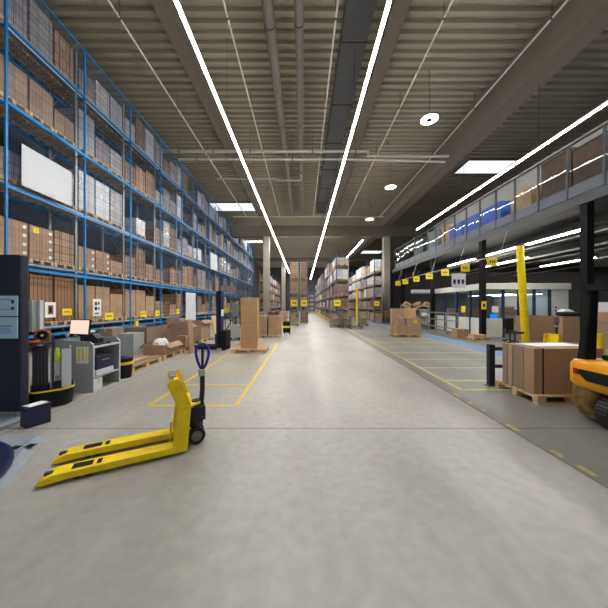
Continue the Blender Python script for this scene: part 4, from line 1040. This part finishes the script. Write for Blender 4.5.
# lights below
for k, (y0, y1) in enumerate(((9.75, 12.2), (12.8, 15.1), (15.9, 18.7))):
    t = strip('ceiling_tube_light', 10.5, 4.5, y0, y1, 'tube light under the mezzanine, %s' % ['nearest the black column by the forklift', 'middle of the three in line', 'farthest of the three in line'][k], 'tube_low', .16, 3, 'tube lights under the mezzanine')
    MB().cyl((0, .4, .09), (0, .4, MZ + .12 - 4.5), .006, 5).build('suspension_wire', 'steel_dark', t); MB().cyl((0, y1 - y0 - .4, .09), (0, y1 - y0 - .4, MZ + .12 - 4.5), .006, 5).build('suspension_wire', 'steel_dark', t)
for k, x in enumerate((13.4, 17.4)):
    t = strip('ceiling_tube_light', x, 4.5, 15.5, 19.0, 'tube light deep under the mezzanine, %s' % ['above the glass office', 'beyond the glass office'][k], 'tube_low', .16, 3, 'tube lights under the mezzanine')
for k, (x, z) in enumerate(((11.7, 4.6), (15.4, 4.58), (20.2, 4.5))):  # pale lines added to stand in for the bright joist edges
    t = pipe('bright_joist_line', 'added pale line for bright joist edges, %s' % ['nearest the tube lights', 'beyond the pipe above the office roof', 'deepest under the deck'][k], [(x, 4, z), (x, 25, z)], .03, 'rail', 8)
    for y in (6, 12, 18, 24): MB().cyl((x, y, z + .03), (x, y, MZ + .119), .01, 5).build('hanger', 'steel_dark', t)
for k, (x, z) in enumerate(((14.0, 4.55), (17.9, 4.52))):
    pipe('service_pipe', 'pale service pipe under the mezzanine, %s' % ['above the office roof', 'nearer the side wall'][k], [(x, 4, z), (x, 25, z)], .05, 'rail', 8)
for o in [o for o in COL.objects if o.name.startswith('service_pipe')]:
    for y in (6, 12, 18, 24):
        q = (14.0, 4.55) if o.name == 'service_pipe' else (17.9, 4.52); MB().cyl((q[0], y, q[1] + .05), (q[0], y, MZ + .119), .012, 5).build('hanger', 'steel_dark', o)
t = thing('yellow_sign', 'yellow sign fixed on the black column at the glass office corner', 'sign', (9.0, 12.93, 1.46))
MB().bx(-.12, 0, 0, .12, .008, .4).build('panel', 'sign_yellow', t); MB().bx(-.06, -.003, .12, .06, -.0005, .28).build('print', 'steel_dark', t)
# hanging yellow signs in a row
rl = thing('sign_rail', 'thin rail carrying the yellow signs along the mezzanine edge', 'rail', (8.55, 10.5, 3.86))
MB().cyl((0, 0, 0), (0, 13.5, 0), .02, 8).build('bar', 'rail', rl)
b = MB()
for k in range(5): b.cyl((0, .8 + k * 3, 0), (.32, .8 + k * 3, MZ - 3.86), .01, 5)
b.build('bracket', 'rail', rl)
for k, y in enumerate((11.75, 13.7, 15.65, 17.6, 19.6, 21.7, 23.4)):
    hang_sign('yellow sign hanging from the mezzanine rail, %s' % ['nearest, beside the tube light', 'above the three-icon board', 'third from the near end', 'fourth from the near end', 'fifth from the near end', 'sixth from the near end', 'farthest of the row'][k], 8.55, y, 3.44, .46, .38, top=3.84, group='yellow signs hanging in a row')
hang_sign('white board with three dark icons hanging by the glass office', 8.5, 14.2, 2.62, .76, .78, name='icon_sign', m='white', top=3.84,
          marks=[(.1, .34, .2, .24, 'navy_dark'), (.14, .24, .12, .1, 'navy_dark'), (.4, .34, .2, .24, 'navy_dark'), (.44, .24, .12, .1, 'navy_dark'), (.7, .34, .2, .24, 'navy_dark'), (.74, .24, .12, .1, 'navy_dark')])

# ------------------------------------------------------------------ glass office under the mezzanine
OX0, OX1, OY0, OY1, OZ = 9.35, 13.7, 13.4, 18.6, 2.8
t = thing('glass_office', 'white and glass office cabin under the mezzanine', 'office cabin', (0, 0, 0))
r = MB(); r.bx(OX0 - .08, OY0 - .08, OZ - .32, OX1 + .05, OY1 + .05, OZ); r.build('roof', 'office_white', t, bevel=.01)
def post(x, y, m='office_blue', s=.05): MB().bx(x - s, y - s, 0, x + s, y + s, OZ - .321).build('frame_post', m, t)
for x in (OX0 + .05, 10.35, 11.15, 11.95, 12.75): post(x, OY0 + .05)
for y in (14.6, 15.9, 17.2, OY1 - .05): post(OX0 + .05, y)
def lower(x0, y0, x1, y1): MB().bx(x0, y0, .02, x1, y1, .98).build('lower_panel', 'office_white', t)
def gl(x0, y0, x1, y1, z0=1.0): MB().bx(x0, y0, z0, x1, y1, OZ - .33).build('window_pane', 'glass', t)
lower(OX0 + .1, OY0 + .03, 10.3, OY0 + .07); gl(OX0 + .1, OY0 + .045, 10.3, OY0 + .055)
for x0, x1 in ((11.2, 11.9), (12.0, 12.7)): lower(x0, OY0 + .03, x1, OY0 + .07); gl(x0, OY0 + .045, x1, OY0 + .055)
MB().bx(12.8, OY0 + .02, .02, OX1, OY0 + .08, OZ - .321).build('wall_panel', 'office_white', t)
for y0, y1 in ((OY0 + .1, 14.55), (14.65, 15.85), (15.95, 17.15), (17.25, OY1 - .1)): lower(OX0 + .03, y0, OX0 + .07, y1); gl(OX0 + .045, y0, OX0 + .055, y1)
MB().bx(OX1 - .05, OY0 + .09, .02, OX1, OY1, OZ - .321).build('wall_panel', 'office_white', t)
MB().bx(OX0 + .1, OY1 - .04, .02, OX1 - .06, OY1, OZ - .321).build('wall_panel', 'grey_mid', t)
for k in range(3): MB().cyl((13.05, OY0 + .018, 1.55 - .18 * k), (13.05, OY0 + .012, 1.55 - .18 * k), .05, 12).build('wall_switch', 'black', t)
MB().bx(OX0 + .018, 15.0, 1.25, OX0 + .028, 15.4, 1.62).build('notice', 'sign_yellow', t)
MB().bx(9.75, OY0 + .018, 1.3, 10.1, OY0 + .028, 1.62).build('notice', 'paper', t)
t = strip('ceiling_tube_light', 11.4, 2.28, 14.2, 17.8, 'tube light inside the glass office', 'tube_office', .2)
t = strip('ceiling_tube_light', 13.0, 2.28, 14.2, 17.8, 'tube light inside the glass office near its white wall', 'tube_office', .2)
# office contents
t = thing('office_desk', 'desk inside the glass office doorway', 'desk', (10.85, 14.6, 0))
MB().bx(-.6, -.35, .72, .6, .35, .75).build('desk_top', 'grey', t)
for sx in (-.55, .55):
    for sy in (-.3, .3): MB().bx(sx - .025, sy - .025, 0, sx + .025, sy + .025, .719).build('leg', 'steel_dark', t)
t = thing('computer_monitor', 'monitor with a glowing blue screen inside the office doorway', 'monitor', (10.62, 14.5, .752))
MB().bx(-.1, -.07, 0, .1, .07, .015).build('foot', 'black', t); MB().bx(-.02, 0, .015, .02, .02, .2).build('neck', 'black', t)
MB().bx(-.24, -.03, .13, .24, -.001, .45).build('bezel', 'black', t); MB().bx(-.22, -.034, .15, .22, -.0305, .43).build('screen', 'blue_screen', t)
for k, (x, y, h, m) in enumerate(((9.95, 15.4, 1.5, 'carton_dull'), (12.0, 15.5, 1.6, 'wood'), (13.0, 16.0, 1.4, 'carton_dull'), (9.9, 17.2, 1.45, 'grey'))):
    tt = thing('shelf_cabinet', 'low cabinet inside the glass office, %s' % ['behind the front pane', 'behind the brown pallet boxes', 'near the white wall', 'at the far end'][k], 'cabinet', (x, y, 0))
    MB().bx(-.4, -.25, .05, .4, .25, h).build('body', m, tt, bevel=.01); MB().bx(-.38, -.23, 0, .38, .23, .049).build('plinth', 'black', tt)
    for q in range(3): MB().bx(-.37, -.262, .1 + q * (h - .15) / 3, .37, -.2505, .06 + (q + 1) * (h - .15) / 3).build('drawer', ('paper', 'grey', 'carton')[q], tt)
# small boxes at the office foot, guard fence
carton(8.15, 13.5, 0, .58, .5, .44, 'brown carton on the floor beside the office column', 'carton', tape='y')
pallet(8.35, 12.45, 0, 'small pale wooden pallet before the office column', L=.75, W=.6)
carton(8.35, 12.45, .146, .6, .45, .12, 'flat pale carton on the small pallet by the office column', 'carton_light')
t = thing('guard_fence', 'grey three-rail guard fence beside the glass office', 'fence', (8.45, 14.2, 0))
for k in range(5): MB().bx(-.03, k * 1.15 - .03, 0, .03, k * 1.15 + .03, 1.25).build('post', 'galv', t)
for z in (.35, .78, 1.2): MB().bx(-.05, 0, z - .035, -.031, 4.6, z + .035).build('rail', 'galv', t)
# shelving with crates farther along
t = thing('shelving', 'pale grey shelving with wooden goods under the mezzanine end', 'shelving', (9.1, 20.6, 0))
for x in (-1.2, 1.2):
    for y in (-.35, .35): MB().bx(x - .03, y - .03, 0, x + .03, y + .03, 1.75).build('upright', 'galv', t)
for z in (.3, .8, 1.3): MB().bx(-1.17, -.38, z, 1.17, .38, z + .05).build('shelf', 'rail', t)
for k, (x, z, h) in enumerate(((-.7, .352, .36), (.1, .352, .3), (.8, .352, .38), (-.6, .852, .36), (.5, .852, .4))):
    carton(9.1 + x, 20.6, z, .55, .5, h, 'carton on the pale grey shelving, %s shelf, %s' % ('lower' if k < 3 else 'middle', ['aisle end', 'centre', 'wall end', 'aisle end', 'wall end'][k]), 'carton' if k % 2 else 'paper')
for k, (x, an) in enumerate(((-.85, .5), (-.05, -.45), (.75, .4))):
    tt = thing('wooden_crate', 'tilted brown crate on top of the pale grey shelving, %s' % ['aisle end', 'middle', 'wall end'][k], 'crate', (9.1 + x, 20.6, 1.352))
    MB().rb((0, 0, .32), (.5, .5, .4), ry=an).build('boards', 'carton', tt); MB().rb((0, -.256, .32), (.5, .006, .06), ry=an).build('batten', 'crate', tt)
t = thing('wrap_duct', 'white horizontal duct behind the shelving under the mezzanine', 'duct', (11.0, 22.5, 2.85))
MB().cyl((-1.6, 0, 0), (1.6, 0, 0), .18, 16).build('duct_body', 'white', t, smooth=True); MB().cyl((-1.2, 0, .18), (-1.2, 0, 2.1), .01, 5).build('hanger', 'steel_dark', t); MB().cyl((1.2, 0, .18), (1.2, 0, 2.1), .01, 5).build('hanger', 'steel_dark', t)
# yellow pole, chairs, pallet boxes behind
t = thing('jib_post', 'leaning round yellow post before the glass office', 'post', (9.72, 11.35, 0))
MB().cyl((0, 0, .03), (-.24, .02, 4.25), .14, 24).build('pole', 'yellow', t, smooth=True)
MB().cyl((0, 0, 0), (0, 0, .029), .24, 24).build('base_plate', 'yellow', t)
def chair(label, x, y, rz):
    t = thing('office_chair', label, 'chair', (x, y, 0), rz)
    MB().rb((0, 0, .5), (.46, .46, .08)).build('seat', 'black', t, bevel=.03); MB().rb((0, .24, .82), (.42, .06, .5), rx=-.12).build('backrest', 'black', t, bevel=.03)
    MB().cyl((0, 0, .1), (0, 0, .46), .03, 10).build('gas_column', 'steel_dark', t)
    b = MB()
    for k in range(5): b.cyl((0, 0, .11), (.27 * math.cos(k * 1.2566), .27 * math.sin(k * 1.2566), .07), .018, 6)
    b.build('star_base', 'black', t)
    for k in range(5): MB().cyl((.27 * math.cos(k * 1.2566), .27 * math.sin(k * 1.2566) - .02, .03), (.27 * math.cos(k * 1.2566), .27 * math.sin(k * 1.2566) + .02, .03), .03, 10).build('caster', 'rubber', t)
chair('black office chair before the office doorway, nearer the office column', 9.05, 11.1, .3)
chair('black office chair beside the leaning yellow post', 9.35, 11.75, -.4)
open_carton(11.03, 12.4, 0, 1.2, .8, 1.16, 'large plain brown pallet box beside the leaning yellow post', 'carton', flaps=False)
open_carton(12.26, 12.1, 0, 1.15, .8, 1.16, 'large plain brown pallet box behind the blue truck handle', 'carton', flaps=False)
t = thing('plastic_bag', 'white plastic bag bulging out of the brown pallet box', 'bag', (12.36, 12.26, .98))
MB().loft([rrect(-.3, -.18, .3, .18, .1, .0), rrect(-.36, -.22, .36, .21, .14, .2), rrect(-.28, -.18, .3, .18, .12, .42), rrect(-.1, -.1, .12, .1, .06, .5)]).build('film', 'white', t, smooth=True)
t = thing('rolled_mat', 'dark grey rolled mat lying across the open brown pallet box', 'mat', (12.26, 11.9, 1.163))
MB().cyl((-.62, 0, .1), (.62, 0, .1), .1, 18).build('roll', 'steel_dark', t, smooth=True)
for x in (-.3, .3): MB().cyl((x - .02, 0, .1), (x + .02, 0, .1), .104, 18).build('strap', 'black', t)
# pieces seen past the forklift guard
pallet(11.1, 9.35, 0, 'wooden pallet under the carton stack behind the forklift')
carton(11.1, 9.35, .146, 1.1, .75, .95, 'large dull brown carton at the bottom of the stack behind the forklift', 'carton_dull', tape='y')
carton(11.1, 9.35, 1.1, 1.1, .72, .32, 'bright brown carton on the stack behind the forklift', 'carton', tape='y')
carton(11.0, 9.35, 1.424, .5, .5, .34, 'small printed white box on top of the stack behind the forklift', 'white', sticker=('y', 0, .06, .34, .12, 'steel_dark'), name='white_box')
t = thing('guard_post', 'short yellow bollard behind the forklift', 'bollard', (10.15, 8.9, 0))
MB().cyl((0, 0, .02), (0, 0, .68), .11, 20).build('post', 'yellow', t, bevel=.02); MB().bx(-.16, -.16, 0, .16, .16, .019).build('base_plate', 'yellow', t)
t = thing('round_duct', 'grey round duct hanging under the mezzanine beside the near black column', 'duct', (13.4, 12.0, 3.62))
MB().cyl((-.3, 0, 0), (4, 0, 0), .19, 18).build('duct_body', 'duct', t, smooth=True); MB().cyl((-.32, 0, 0), (-.301, 0, 0), .2, 18).build('end_cap', 'kick', t)
for x in (.3, 3): MB().cyl((x, 0, .19), (x, 0, MZ + .12 - 3.62), .01, 5).build('hanger', 'steel_dark', t)

# ------------------------------------------------------------------ world, camera, view
wd = bpy.data.worlds.new('World'); SC.world = wd; wd.use_nodes = True
wd.node_tree.nodes['Background'].inputs['Color'].default_value = (0.82, 0.9, 1.0, 1)
wd.node_tree.nodes['Background'].inputs['Strength'].default_value = 0.22
cam = bpy.data.cameras.new('Camera'); co = bpy.data.objects.new('Camera', cam); COL.objects.link(co)
co.location = (0, 0, EYE); co.rotation_euler = (PI / 2, 0, 0)
cam.sensor_width = 36; cam.sensor_fit = 'HORIZONTAL'; cam.lens = 36 * F / 608
cam.shift_x = (304 - CX) / 608; cam.shift_y = (CY - 304) / 608
cam.clip_end = 300; cam.clip_start = .05
SC.camera = co
SC.view_settings.view_transform = 'Standard'; SC.view_settings.look = 'None'
SC.view_settings.exposure = 0.68; SC.view_settings.gamma = 1.0; SC.view_settings.use_curve_mapping = False
